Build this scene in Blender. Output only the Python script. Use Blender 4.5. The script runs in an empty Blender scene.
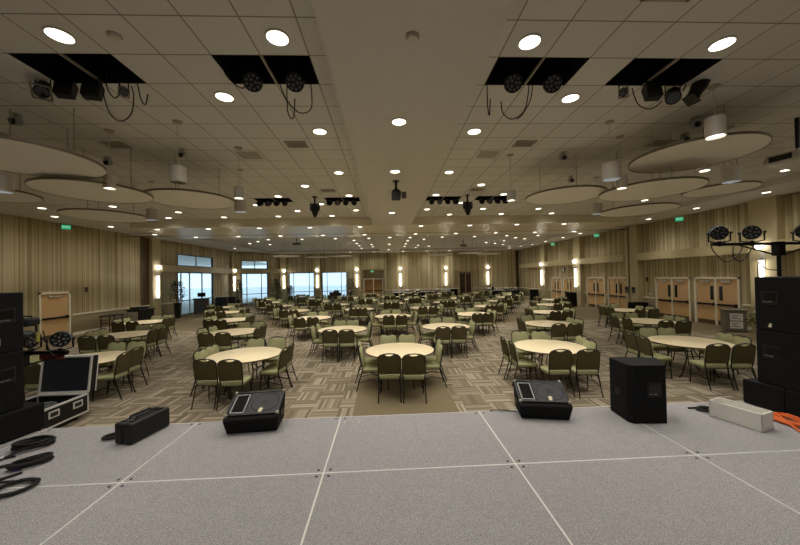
import bpy, bmesh, math, random
from mathutils import Matrix, Vector
random.seed(7)
SC = bpy.context.scene
COL = SC.collection
PI = math.pi

# ------------------------------------------------------------------ helpers
def lin(r, g, b):
    def f(c):
        c /= 255.0
        return c / 12.92 if c <= .04045 else ((c + .055) / 1.055) ** 2.4
    return (f(r), f(g), f(b), 1)

class G:
    """tiny node-graph helper"""
    def __init__(s, name):
        s.m = bpy.data.materials.new(name); s.m.use_nodes = True
        s.t = s.m.node_tree; s.n = s.t.nodes; s.n.clear()
        s.out = s.n.new('ShaderNodeOutputMaterial')
    def add(s, typ, **kw):
        n = s.n.new(typ)
        for k, v in kw.items():
            setattr(n, k, v)
        return n
    def link(s, a, b): s.t.links.new(a, b)
    def val(s, sock, v):
        if hasattr(v, 'links') or isinstance(v, bpy.types.NodeSocket): s.link(v, sock)
        else: sock.default_value = v
    def math(s, op, a, b=None, c=None):
        n = s.add('ShaderNodeMath', operation=op)
        s.val(n.inputs[0], a)
        if b is not None: s.val(n.inputs[1], b)
        if c is not None: s.val(n.inputs[2], c)
        return n.outputs[0]
    def mix(s, f, a, b):
        n = s.add('ShaderNodeMix', data_type='RGBA')
        s.val(n.inputs[0], f); s.val(n.inputs[6], a); s.val(n.inputs[7], b)
        return n.outputs[2]
    def pos(s):
        g = s.add('ShaderNodeNewGeometry'); x = s.add('ShaderNodeSeparateXYZ')
        s.link(g.outputs['Position'], x.inputs[0])
        return g, x.outputs[0], x.outputs[1], x.outputs[2]
    def white(s, *a):
        n = s.add('ShaderNodeTexWhiteNoise', noise_dimensions={1: '1D', 2: '2D', 3: '3D'}[len(a)])
        if len(a) == 1: s.val(n.inputs['W'], a[0])
        else:
            c = s.add('ShaderNodeCombineXYZ')
            for i, v in enumerate(a): s.val(c.inputs[i], v)
            s.link(c.outputs[0], n.inputs['Vector'])
        return n.outputs['Value']
    def noise(s, scale, detail=2, vec=None):
        n = s.add('ShaderNodeTexNoise'); n.inputs['Scale'].default_value = scale; n.inputs['Detail'].default_value = detail
        if vec is not None: s.link(vec, n.inputs['Vector'])
        return n.outputs['Fac']
    def bsdf(s, col, rough=.6, metal=0, spec=.5, bump=None, bstr=.2, bdist=.01):
        p = s.add('ShaderNodeBsdfPrincipled')
        s.val(p.inputs['Base Color'], col); s.val(p.inputs['Roughness'], rough)
        p.inputs['Metallic'].default_value = metal
        p.inputs['Specular IOR Level'].default_value = spec
        if bump is not None:
            b = s.add('ShaderNodeBump'); b.inputs['Strength'].default_value = bstr; b.inputs['Distance'].default_value = bdist
            s.link(bump, b.inputs['Height']); s.link(b.outputs[0], p.inputs['Normal'])
        s.link(p.outputs[0], s.out.inputs[0])
        return p

def simple(name, col, rough=.6, metal=0, spec=.5, var=.12, scale=30, bump=0):
    g = G(name)
    tc = g.add('ShaderNodeTexCoord')
    n = g.noise(scale, 2, tc.outputs['Object'])
    c1 = tuple(c * (1 - var) for c in col[:3]) + (1,)
    c2 = tuple(min(1, c * (1 + var)) for c in col[:3]) + (1,)
    g.bsdf(g.mix(n, c1, c2), rough, metal, spec, n if bump else None, bump)
    return g.m

def emit(name, col, strength):
    g = G(name)
    e = g.add('ShaderNodeEmission'); e.inputs[0].default_value = col; e.inputs[1].default_value = strength
    g.link(e.outputs[0], g.out.inputs[0])
    return g.m

M = {}
# ceilings
def tile_mat():
    g = G('ceiling_tile'); geo, x, y, z = g.pos()
    def ln(c, off):
        u = g.math('DIVIDE', g.math('SUBTRACT', c, off), .6096)
        fr = g.math('SUBTRACT', u, g.math('ROUND', u))
        return g.math('LESS_THAN', g.math('ABSOLUTE', fr), .014), g.math('ROUND', g.math('SUBTRACT', u, .5))
    lx, ix = ln(x, .29); ly, iy = ln(y, 3.508)
    line = g.math('MAXIMUM', lx, ly)
    w = g.white(ix, iy)
    n = g.noise(90, 3, geo.outputs['Position'])
    a = g.mix(w, lin(208, 206, 200), lin(214, 212, 206))
    a = g.mix(g.math('MULTIPLY', n, .25), a, lin(190, 187, 179))
    col = g.mix(line, a, lin(140, 134, 118))
    g.bsdf(col, .85, 0, .2, line, -.5, .01)
    return g.m
M['tile'] = tile_mat()
M['soffit'] = simple('painted_soffit', lin(206, 202, 193), .62, 0, .35, .03, 4)
M['bulkhead'] = simple('satin_beam_panel', lin(218, 209, 188), .32, 0, .6, .03, 3)
M['dark'] = simple('dark_plenum', lin(22, 22, 26), .9, 0, .2, .2, 8)
def wall_mat():
    g = G('striped_wallcovering'); geo, x, y, z = g.pos()
    cr = g.add('ShaderNodeVectorMath', operation='CROSS_PRODUCT')
    g.link(geo.outputs['True Normal'], cr.inputs[0]); cr.inputs[1].default_value = (0, 0, 1)
    dt = g.add('ShaderNodeVectorMath', operation='DOT_PRODUCT')
    g.link(cr.outputs[0], dt.inputs[0]); g.link(geo.outputs['Position'], dt.inputs[1])
    u = dt.outputs['Value']
    w1 = g.white(g.math('FLOOR', g.math('DIVIDE', u, .045)))
    w2 = g.white(g.math('FLOOR', g.math('DIVIDE', u, .17)))
    w3 = g.white(g.math('FLOOR', g.math('DIVIDE', u, .61)))
    f = g.math('ADD', g.math('MULTIPLY', w1, .62), g.math('ADD', g.math('MULTIPLY', w2, .3), g.math('MULTIPLY', w3, .08)))
    ramp = g.add('ShaderNodeValToRGB')
    e = ramp.color_ramp.elements
    e[0].position = .2; e[0].color = lin(164, 148, 110)
    e[1].position = .85; e[1].color = lin(222, 210, 174)
    k = e.new(.5); k.color = lin(194, 179, 140)
    g.link(f, ramp.inputs[0])
    g.bsdf(ramp.outputs[0], .7, 0, .3)
    return g.m
M['stripe'] = wall_mat()
M['plainwall'] = simple('plain_taupe_wallcovering', lin(192, 180, 150), .75, 0, .3, .04, 20)
M['trim'] = simple('cream_trim_paint', lin(238, 230, 204), .45, 0, .5, .03, 10)
M['pilaster'] = simple('pilaster_paint', lin(192, 178, 140), .55, 0, .4, .04, 8)
M['bandm'] = simple('light_shelf_paint', lin(196, 180, 138), .4, 0, .5, .04, 8)
def wood(name, c1, c2, rough=.4):
    g = G(name); tc = g.add('ShaderNodeTexCoord')
    mp = g.add('ShaderNodeMapping'); mp.inputs['Scale'].default_value = (14, 14, 1.2)
    g.link(tc.outputs['Object'], mp.inputs[0])
    n = g.noise(2.2, 4, mp.outputs[0])
    g.bsdf(g.mix(n, c1, c2), rough, 0, .45)
    return g.m
M['door'] = wood('maple_door', lin(204, 162, 112), lin(228, 190, 138))
M['darkdoor'] = wood('walnut_door', lin(62, 42, 24), lin(84, 58, 34))
def carpet_mat():
    g = G('basketweave_carpet'); geo, x, y, z = g.pos()
    B = .457
    cx = g.math('FLOOR', g.math('DIVIDE', x, B)); cy = g.math('FLOOR', g.math('DIVIDE', y, B))
    par = g.math('MODULO', g.math('ADD', g.math('ADD', cx, cy), 400), 2)
    sx = g.math('FLOOR', g.math('DIVIDE', x, .05)); sy = g.math('FLOOR', g.math('DIVIDE', y, .05))
    # strips run along y where par = 0, along x elsewhere
    strip = g.math('ADD', g.math('MULTIPLY', par, sy), g.math('MULTIPLY', g.math('SUBTRACT', 1, par), sx))
    w = g.white(strip, cx, cy)
    n = g.noise(220, 2, geo.outputs['Position'])
    ramp = g.add('ShaderNodeValToRGB'); e = ramp.color_ramp.elements
    e[0].position = .1; e[0].color = lin(116, 105, 88)
    e[1].position = .97; e[1].color = lin(176, 165, 145)
    k = e.new(.55); k.color = lin(140, 128, 108)
    g.link(w, ramp.inputs[0])
    plain = g.mix(g.noise(60, 2, geo.outputs['Position']), lin(116, 104, 80), lin(132, 119, 94))
    def between(c, a, b):
        return g.math('MULTIPLY', g.math('GREATER_THAN', c, a), g.math('LESS_THAN', c, b))
    pl = g.math('MAXIMUM', between(x, -.64, 1.22), g.math('MAXIMUM', between(y, 16.0, 19.8), g.math('MAXIMUM', g.math('GREATER_THAN', x, 11.9), g.math('LESS_THAN', x, -11.9))))
    col = g.mix(pl, ramp.outputs[0], plain)
    col = g.mix(g.math('MULTIPLY', n, .35), col, lin(80, 68, 52))
    g.bsdf(col, .95, 0, .1, n, .3, .004)
    return g.m
M['carpet'] = carpet_mat()
def stage_mat():
    g = G('stage_grey_carpet'); tc = g.add('ShaderNodeTexCoord'); geo, x, y, z = g.pos()
    n1 = g.noise(170, 3, geo.outputs['Position']); n2 = g.noise(9, 4, geo.outputs['Position'])
    w = g.math('GREATER_THAN', g.noise(260, 1, geo.outputs['Position']), .60)
    n1b = g.math('MULTIPLY_ADD', g.math('SUBTRACT', n1, .5), 2.4, .55)
    n1b.node.use_clamp = True
    c = g.mix(n1b, lin(88, 86, 88), lin(184, 180, 182))
    c = g.mix(g.math('MULTIPLY', n2, .3), c, lin(110, 105, 106))
    c = g.mix(g.math('MULTIPLY', w, .4), c, lin(226, 222, 220))
    g.bsdf(c, .95, 0, .1, n1, .4, .004)
    return g.m
M['stage'] = stage_mat()
M['alu'] = simple('aluminium_edge', lin(222, 220, 216), .45, .3, .5, .05, 40)
M['skirt'] = simple('black_skirting_cloth', lin(20, 20, 22), .9, 0, .2, .2, 12)
def grille_mat(name, c):
    g = G(name); tc = g.add('ShaderNodeTexCoord')
    v = g.add('ShaderNodeTexVoronoi'); v.inputs['Scale'].default_value = 120
    g.link(tc.outputs['Object'], v.inputs['Vector'])
    g.bsdf(g.mix(v.outputs['Distance'], tuple(k * .4 for k in c[:3]) + (1,), c), .6, .1, .4, v.outputs['Distance'], .5, .004)
    return g.m
M['blackbox'] = simple('black_carpeted_cabinet', lin(17, 17, 19), .85, 0, .25, .3, 200, .15)
M['blackpaint'] = simple('black_paint', lin(20, 20, 22), .5, 0, .4, .15, 30)
M['grille'] = grille_mat('speaker_grille', lin(52, 54, 60))
M['blackmetal'] = simple('black_metal', lin(26, 25, 25), .4, .5, .5, .1, 40)
M['rubber'] = simple('black_rubber', lin(24, 23, 22), .7, 0, .4, .15, 40)
M['greyrim'] = simple('grey_plastic_rim', lin(150, 150, 150), .45, 0, .5, .05, 30)
M['sticker'] = simple('cream_sticker', lin(212, 206, 168), .6, 0, .4, .08, 60)
M['white'] = simple('white_plastic', lin(230, 227, 220), .45, 0, .5, .04, 12)
M['whitemetal'] = simple('white_painted_metal', lin(200, 194, 182), .4, 0, .5, .04, 12)
M['disc'] = simple('white_cloud_panel', lin(234, 230, 220), .8, 0, .3, .03, 6)
M['discedge'] = simple('grey_cloud_edge', lin(120, 110, 92), .5, .2, .4, .05, 10)
M['sage'] = simple('sage_fabric', lin(160, 159, 118), .85, 0, .25, .12, 160, .15)
M['olive'] = simple('dark_olive_fabric', lin(90, 82, 54), .85, 0, .25, .14, 160, .15)
M['frame'] = simple('bronze_black_frame', lin(30, 27, 22), .4, .4, .5, .1, 40)
M['tabletop'] = simple('cream_laminate_top', lin(238, 220, 182), .33, 0, .5, .03, 9)
M['tableedge'] = simple('brown_table_edge', lin(92, 74, 50), .5, 0, .4, .06, 30)
M['lamp'] = emit('lamp_glow', (1, .90, .70, 1), 2.2)
M['pendlamp'] = emit('pendant_glow', (1, .93, .8, 1), 2.0)
M['cool'] = emit('pendant_daylight_reflection', (.62, .76, 1, 1), 1.5)  # daylight reflected in the unlit louvred pendants, put in as emission
M['sconce'] = emit('sconce_glow', (1, .93, .82, 1), 4.2)
M['exit'] = emit('exit_green', (.03, .62, .25, 1), .26)
M['exitface'] = emit('exit_letters', (.75, 1, .85, 1), .3)
M['led'] = simple('led_lens', lin(120, 120, 124), .25, .3, .6, .1, 60)
M['leaf'] = simple('dark_green_leaves', lin(44, 56, 30), .55, 0, .4, .3, 9)
M['palegreen'] = simple('pale_variegated_leaves', lin(128, 134, 84), .55, 0, .4, .3, 9)
M['bark'] = simple('bark', lin(80, 64, 46), .8, 0, .3, .2, 20)
M['orange'] = simple('orange_cable', lin(224, 108, 50), .5, 0, .4, .1, 20)
M['yellow'] = simple('yellow_tape', lin(176, 166, 84), .5, 0, .4, .1, 20)
M['red'] = simple('red_sheet', lin(128, 52, 56), .6, 0, .4, .1, 20)
M['linen'] = simple('white_linen', lin(222, 220, 216), .8, 0, .3, .04, 14)
M['drape'] = simple('black_drape', lin(19, 18, 19), .9, 0, .2, .2, 14)
M['bingrey'] = simple('grey_bin_plastic', lin(112, 106, 92), .5, 0, .4, .06, 14)
M['paper'] = simple('white_paper', lin(226, 224, 218), .8, 0, .3, .04, 20)
M['ink'] = simple('dark_ink', lin(52, 48, 48), .7, 0, .3, .1, 40)
M['lectern'] = simple('grey_lectern_laminate', lin(84, 82, 80), .5, 0, .4, .05, 14)
M['vent'] = simple('vent_metal', lin(158, 150, 134), .5, .1, .4, .04, 20)
M['ventdark'] = simple('vent_slot_dark', lin(50, 46, 40), .7, 0, .3, .1, 20)
M['foam'] = grille_mat('eggcrate_foam', lin(36, 38, 50))
M['screen'] = simple('black_screen', lin(14, 15, 18), .15, 0, .5, .1, 9)
M['blue'] = simple('blue_tape', lin(44, 46, 110), .5, 0, .4, .1, 20)
M['lino'] = simple('white_marker', lin(206, 204, 200), .7, 0, .3, .05, 40)
M['concrete'] = simple('outdoor_concrete', lin(214, 216, 214), .9, 0, .2, .04, .4)
def glass_mat():
    g = G('window_glass')
    t = g.add('ShaderNodeBsdfTransparent'); t.inputs[0].default_value = (.93, .96, .97, 1)
    gl = g.add('ShaderNodeBsdfGlossy'); gl.inputs['Roughness'].default_value = .03
    mx = g.add('ShaderNodeMixShader'); mx.inputs[0].default_value = .06
    g.link(t.outputs[0], mx.inputs[1]); g.link(gl.outputs[0], mx.inputs[2]); g.link(mx.outputs[0], g.out.inputs[0])
    return g.m
M['glass'] = glass_mat()
M['doorglass'] = simple('dark_door_glass', lin(30, 34, 36), .12, 0, .6, .1, 9)

# ------------------------------------------------------------------ mesh builder
class MB:
    def __init__(s): s.v = []; s.f = []; s.m = []; s.sm = []
    def add(s, vs, fs, mi=0, T=None, smooth=False):
        b = len(s.v)
        s.v += [tuple(T @ Vector(p)) if T else tuple(p) for p in vs]
        s.f += [tuple(b + i for i in f) for f in fs]
        s.m += [mi] * len(fs); s.sm += [smooth] * len(fs)
        return s
    def box(s, c, d, mi=0, T=None):
        x, y, z = c; a, b, h = d[0] / 2, d[1] / 2, d[2] / 2
        vs = [(x + i * a, y + j * b, z + k * h) for k in (-1, 1) for j in (-1, 1) for i in (-1, 1)]
        return s.add(vs, [(0, 2, 3, 1), (4, 5, 7, 6), (0, 1, 5, 4), (2, 6, 7, 3), (0, 4, 6, 2), (1, 3, 7, 5)], mi, T)
    def span(s, x0, x1, y0, y1, z0, z1, mi=0, T=None):
        return s.box(((x0 + x1) / 2, (y0 + y1) / 2, (z0 + z1) / 2), (abs(x1 - x0), abs(y1 - y0), abs(z1 - z0)), mi, T)
    def lathe(s, prof, n=24, mi=0, T=None, smooth=True):
        """prof: list of (r, z); r == 0 closes with a point"""
        vs = []; rings = []
        for r, z in prof:
            if r < 1e-6: rings.append([len(vs)]); vs.append((0, 0, z))
            else:
                rings.append(list(range(len(vs), len(vs) + n)))
                vs += [(r * math.cos(2 * PI * k / n), r * math.sin(2 * PI * k / n), z) for k in range(n)]
        fs = []
        for A, B in zip(rings, rings[1:]):
            for k in range(n):
                k2 = (k + 1) % n
                if len(A) == 1 and len(B) == 1: continue
                if len(A) == 1: fs.append((A[0], B[k2], B[k]))
                elif len(B) == 1: fs.append((A[k], A[k2], B[0]))
                else: fs.append((A[k], A[k2], B[k2], B[k]))
        return s.add(vs, fs, mi, T, smooth)
    def cyl(s, p0, p1, r, r2=None, n=16, mi=0, T=None):
        p0 = Vector(p0); p1 = Vector(p1); d = p1 - p0; L = d.length
        R = d.to_track_quat('Z', 'Y').to_matrix().to_4x4(); R.translation = p0
        r2 = r if r2 is None else r2
        return s.lathe([(0, 0), (r, 0), (r2, L), (0, L)], n, mi, (T @ R) if T else R)
    def tube(s, pts, r, n=8, mi=0, T=None, closed=False):
        P = [Vector(p) for p in pts]; N = len(P); vs = []; up = None
        for i, p in enumerate(P):
            a = P[(i - 1) % N] if (closed or i > 0) else p
            b = P[(i + 1) % N] if (closed or i < N - 1) else p
            d = (b - a).normalized()
            if up is None:
                up = Vector((0, 0, 1)) if abs(d.z) < .9 else Vector((0, 1, 0))
            x = up.cross(d)
            if x.length < 1e-4: x = Vector((1, 0, 0)).cross(d)
            x.normalize(); y = d.cross(x).normalized(); up = y
            vs += [tuple(p + x * (r * math.cos(2 * PI * k / n)) + y * (r * math.sin(2 * PI * k / n))) for k in range(n)]
        fs = []
        for i in range(N if closed else N - 1):
            j = (i + 1) % N
            fs += [(i * n + k, i * n + (k + 1) % n, j * n + (k + 1) % n, j * n + k) for k in range(n)]
        if not closed:
            fs += [tuple(range(n))[::-1], tuple((N - 1) * n + k for k in range(n))]
        return s.add(vs, fs, mi, T, True)
    def prism(s, loops, mi=0, T=None, smooth=False):
        """list of closed vertex loops of equal length, capped at both ends"""
        n = len(loops[0]); vs = [p for L in loops for p in L]; fs = []
        for i in range(len(loops) - 1):
            fs += [(i * n + k, i * n + (k + 1) % n, (i + 1) * n + (k + 1) % n, (i + 1) * n + k) for k in range(n)]
        fs += [tuple(range(n))[::-1], tuple((len(loops) - 1) * n + k for k in range(n))]
        return s.add(vs, fs, mi, T, smooth)
    def quad(s, a, b, c, d, mi=0, T=None): return s.add([a, b, c, d], [(0, 1, 2, 3)], mi, T)
    def build(s, name, mats, parent=None, bevel=0):
        me = bpy.data.meshes.new(name)
        me.from_pydata(s.v, [], s.f)
        for m in (mats if isinstance(mats, (list, tuple)) else [mats]): me.materials.append(M[m])
        me.polygons.foreach_set('material_index', s.m); me.polygons.foreach_set('use_smooth', s.sm)
        me.update()
        me.set_sharp_from_angle(angle=math.radians(38))
        o = bpy.data.objects.new(name, me); COL.objects.link(o)
        if parent is not None: o.parent = parent
        if bevel:
            b = o.modifiers.new('bevel', 'BEVEL'); b.width = bevel; b.segments = 2; b.limit_method = 'ANGLE'
        return o

def tag(o, label=None, cat=None, group=None, kind=None):
    if label: o['label'] = label
    if cat: o['category'] = cat
    if group: o['group'] = group
    if kind: o['kind'] = kind
    return o
def empty(name, loc, rz=0, label=None, cat=None, group=None, kind=None):
    o = bpy.data.objects.new(name, None); COL.objects.link(o)
    o.location = loc; o.rotation_euler = (0, 0, rz); o.empty_display_size = .1
    return tag(o, label, cat, group, kind)
def kids(o): return KIDS.get(o.name) or [c for c in bpy.data.objects if c.parent == o]
KIDS = {}
def proto(o):
    """remember the part tree of a prototype so that copies are quick"""
    for c in bpy.data.objects:
        if c.parent: KIDS.setdefault(c.parent.name, [])
    for c in bpy.data.objects:
        if c.parent and c not in KIDS[c.parent.name]: KIDS[c.parent.name].append(c)
    return o
def dup(o, loc=None, rz=None, label=None, group=None, parent=None):
    c = o.copy(); COL.objects.link(c)
    if parent is not None: c.parent = parent
    for ch in KIDS.get(o.name, []): dup(ch, parent=c)
    if loc is not None: c.location = loc
    if rz is not None: c.rotation_euler = (0, 0, rz)
    if label: c['label'] = label
    if group: c['group'] = group
    return c
def struct(o, parent=None):
    if parent is None: o['kind'] = 'structure'
    return o
ORD = ['first', 'second', 'third', 'fourth', 'fifth', 'sixth', 'seventh', 'eighth', 'ninth', 'tenth', 'eleventh', 'twelfth', 'thirteenth']
def Rz(a): return Matrix.Rotation(a, 4, 'Z')
def T3(x, y, z): return Matrix.Translation((x, y, z))

C = 2.36                       # camera height over the hall floor
ZS = .56                       # stage deck
ZT, ZB, ZF = C + 2.83, C + 2.64, C + 2.45   # tile ceiling, perimeter soffit, spine and beam soffit

# ------------------------------------------------------------------ camera
f, yaw, pitch, roll = 323.93, -.0411, .0132, -.0200
cy, sy, cp, sp, cr, sr = math.cos(yaw), math.sin(yaw), math.cos(pitch), math.sin(pitch), math.cos(roll), math.sin(roll)
F = Vector((-sy * cp, cy * cp, sp)); Rv = Vector((cy, sy, 0)); U = Rv.cross(F)
X = cr * Rv + sr * U; Y = -sr * Rv + cr * U
cam = bpy.data.objects.new('camera', bpy.data.cameras.new('camera')); COL.objects.link(cam)
mw = Matrix.Identity(4)
for i in range(3): mw[i][0], mw[i][1], mw[i][2] = X[i], Y[i], -F[i]
mw.translation = (0, 0, C)
cam.matrix_world = mw
cam.data.sensor_width = 36; cam.data.lens = f / 800 * 36; cam.data.clip_start = .05; cam.data.clip_end = 300
SC.camera = cam

# ------------------------------------------------------------------ floor
XL, XR, YB, YF = -14.2, 14.2, -3.2, 34.7
m = MB(); m.span(XL - .4, XR + .6, YB - .2, 37, -.2, 0); struct(m.build('floor', 'carpet'))
m = MB(); m.span(-70, -14.65, 5, 110, -.3, -.1); m.span(-14.65, 30, 37.2, 110, -.3, -.1); struct(m.build('ground', 'concrete'))

# ------------------------------------------------------------------ ceiling
t = .6096
def lx(i): return .29 + t * i
def ly(j): return 3.508 + t * j
SP0, SP1 = -.62, 1.20            # spine soffit
BM0, BM1 = 15.3, 19.4            # cross beam soffit
TX0, TX1 = -11.7, 12.25           # tile field
END = 32.6
# openings in the tiles: (x0, x1, y0, y1)
OPEN = []
for a, b in ((-8, -6), (-4, -2), (2, 4), (5, 7)):
    OPEN.append((lx(a), lx(b), ly(1), ly(2)))
    OPEN.append((lx(a), lx(b), ly(13), ly(14)))
ceil = MB()
def field(x0, x1, y0, y1):
    ops = [o for o in OPEN if o[0] >= x0 - .01 and o[1] <= x1 + .01 and o[2] >= y0 and o[3] <= y1]
    ys = sorted({y0, y1} | {o[2] for o in ops} | {o[3] for o in ops})
    for a, b in zip(ys, ys[1:]):
        row = sorted([o for o in ops if o[2] <= a + .001 and o[3] >= b - .001])
        xs = x0
        for o in row:
            ceil.quad((xs, a, ZT), (xs, b, ZT), (o[0], b, ZT), (o[0], a, ZT)); xs = o[1]
        ceil.quad((xs, a, ZT), (xs, b, ZT), (x1, b, ZT), (x1, a, ZT))
for ya, yb in ((YB, BM0), (BM1, END)):
    field(TX0, SP0, ya, yb); field(SP1, TX1, ya, yb)
CEIL = struct(ceil.build('ceiling', 'tile'))
m = MB()
m.span(SP0, SP1, YB, BM0, ZF, ZT + .3); m.span(SP0, SP1, BM1, END, ZF, ZT + .3)
m.build('spine_soffit', 'soffit', CEIL)
m = MB()
m.span(XL - .3, TX0, YB, 37, ZB, ZT + .5); m.span(TX1, XR + .5, YB, 37, ZB, ZT + .5); m.span(TX0, TX1, END, 37, ZB, ZT + .5)
m.build('perimeter_soffit', 'soffit', CEIL)
m = MB(); m.span(TX0, TX1, BM0, BM1, ZF, ZT + .3); m.build('cross_beam', ['bulkhead'], CEIL)
m = MB(); m.span(XL, XR, 18.02, 18.10, ZF - .004, ZF + .02); m.span(XL, TX0, 18.02, 18.10, ZB - .004, ZB + .02); m.span(TX1, XR, 18.02, 18.10, ZB - .004, ZB + .02)
m.build('partition_track', 'ventdark', CEIL)
for o in OPEN:
    m = MB(); x0, x1, y0, y1 = o; h = ZT + .75
    m.quad((x0, y0, h), (x0, y1, h), (x1, y1, h), (x1, y0, h))
    m.quad((x0, y0, ZT), (x0, y0, h), (x1, y0, h), (x1, y0, ZT)); m.quad((x0, y1, ZT), (x1, y1, ZT), (x1, y1, h), (x0, y1, h))
    m.quad((x0, y0, ZT), (x0, y1, ZT), (x0, y1, h), (x0, y0, h)); m.quad((x1, y0, ZT), (x1, y0, h), (x1, y1, h), (x1, y1, ZT))
    m.build('light_pocket', 'dark', CEIL)
    m = MB(); xm = (x0 + x1) / 2; m.span(xm - .012, xm + .012, y0, y1, ZT - .004, ZT + .03)
    m.build('grid_bar', 'vent', CEIL)
m = MB(); m.span(XL - .6, XR + .8, YB - .3, 37.2, ZT + .9, ZT + 1.1); m.build('roof_deck', 'dark', CEIL)

# ------------------------------------------------------------------ walls
RAIL = .95
def wall(name, p0, p1, z1=ZB + .02, holes=(), flip=False, mats=('stripe', 'plainwall'), rail=RAIL):
    p0 = Vector(p0 + (0,)); p1 = Vector(p1 + (0,)); L = (p1 - p0).length; d = (p1 - p0) / L
    ss = sorted({0, L} | {h[0] for h in holes} | {h[1] for h in holes})
    zs = sorted({0, z1, rail} | {h[2] for h in holes} | {h[3] for h in holes})
    m = MB()
    for a, b in zip(ss, ss[1:]):
        for c, e in zip(zs, zs[1:]):
            if any(h[0] - 1e-4 <= a and b <= h[1] + 1e-4 and h[2] - 1e-4 <= c and e <= h[3] + 1e-4 for h in holes): continue
            q = [p0 + d * a + Vector((0, 0, c)), p0 + d * b + Vector((0, 0, c)), p0 + d * b + Vector((0, 0, e)), p0 + d * a + Vector((0, 0, e))]
            if flip: q.reverse()
            m.quad(*q, mi=1 if e <= rail + 1e-4 else 0)
    o = m.build(name, list(mats))
    bm = bmesh.new(); bm.from_mesh(o.data); bmesh.ops.remove_doubles(bm, verts=bm.verts, dist=1e-4); bm.to_mesh(o.data); bm.free()
    s = o.modifiers.new('thickness', 'SOLIDIFY'); s.thickness = .14; s.offset = 1
    return struct(o)

def frame2(p0, p1):
    """matrix of a wall run: local x along the wall, local y INTO the room, z up"""
    p0 = Vector(p0 + (0,)); p1 = Vector(p1 + (0,)); d = (p1 - p0).normalized()
    n = Vector((0, 0, 1)).cross(d)
    mt = Matrix.Identity(4)
    for i in range(3): mt[i][0], mt[i][1], mt[i][2], mt[i][3] = d[i], n[i], (0, 0, 1)[i], p0[i]
    return mt
# runs drawn so that "into the room" is to the left of the direction of travel
# left wall runs from the far corner towards the stage, right wall from the stage to the far corner
LF = frame2((XL, 30.4), (XL, YB))            # local x = 30.4 - y
def L_(y): return 30.4 - y
W1 = (L_(27.1), L_(22.6))
DL = (L_(15.13), L_(13.81))
WL = wall('wall_left', (XL, 30.4), (XL, YB), holes=[(W1[0], W1[1], .0, 2.96), (W1[0], W1[1], 3.42, 4.22), (DL[0], DL[1], 0, 2.0)])
RFm = frame2((XR, YB), (XR, YF))             # local x = y - YB
def R_(y): return y - YB
DOORS = [(12.48, 14.42), (14.62, 16.57), (18.45, 20.26), (20.55, 22.48), (23.85, 25.6), (25.75, 27.45)]
WR = wall('wall_right', (XR, YB), (XR, YF), holes=[(R_(a), R_(b), 0, 2.07) for a, b in DOORS])
FA = frame2((-10.7, YF), (XL, 30.4)); FL = 5.544
W2 = (FL - .64 * FL, FL - .155 * FL)
WA = wall('wall_angled', (-10.7, YF), (XL, 30.4), holes=[(W2[0], W2[1], 0, 2.96), (W2[0], W2[1], 3.42, 4.2)])
FB = frame2((XR, YF), (-10.7, YF))           # local x = 14.2 - x
def B_(x): return XR - x
W3 = (B_(-7.7), B_(-10.32)); W4 = (B_(-4.27), B_(-6.86))
AL = (B_(-.3), B_(-2.6)); DB = (B_(9.2), B_(7.8))
WB = wall('wall_back', (XR, YF), (-10.7, YF), holes=[(W3[0], W3[1], 0, 2.98), (W4[0], W4[1], 0, 2.98), (AL[0], AL[1], 0, 3.12), (DB[0], DB[1], 0, 2.8)])
wall('wall_front', (XL, YB), (XR, YB))
# alcove behind the double doors in the far wall
m = MB()
for a in (AL[0], AL[1]): m.span(a - .02, a + .02, -1.0, 0, 0, 3.14, 0, FB)
m.span(AL[0], AL[1], -1.0, 0, 3.12, 3.16, 0, FB); m.span(AL[0], AL[1], -1.04, -1.0, 0, 3.14, 0, FB)
m.build('alcove', 'plainwall', WB)

# chair rails and baseboards
def runs(name, fr, spans, z0, z1, d, mat='trim'):
    m = MB()
    for a, b in spans: m.span(a, b, 0, d, z0, z1, 0, fr)
    return struct(m.build(name, mat))
sl = [(0, W1[0] - .12), (W1[1] + .12, DL[0] - .1), (DL[1] + .1, 33.6)]
runs('trim_1', LF, sl, .91, .985, .035); runs('baseboard_left', LF, sl, 0, .13, .03, 'trim')
e = [R_(v) for d in DOORS for v in (d[0] - .1, d[1] + .1)]
srr = [(0, e[0])] + [(e[i], e[i + 1]) for i in range(1, 11, 2)] + [(e[11], R_(YF))]
runs('trim_2', RFm, srr, .93, 1.0, .035); runs('baseboard_right', RFm, srr, 0, .12, .03, 'trim')
sb = [(0, DB[0] - .1), (DB[1] + .1, AL[0]), (AL[1], W4[0] - .1), (W4[1] + .1, W3[0] - .1)]
runs('trim_3', FB, sb, .95, 1.03, .035); runs('baseboard_back', FB, sb, 0, .12, .03, 'plainwall')
runs('trim_4', FA, [(0, W2[0] - .1), (W2[1] + .1, FL)], .95, 1.03, .035)

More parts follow.
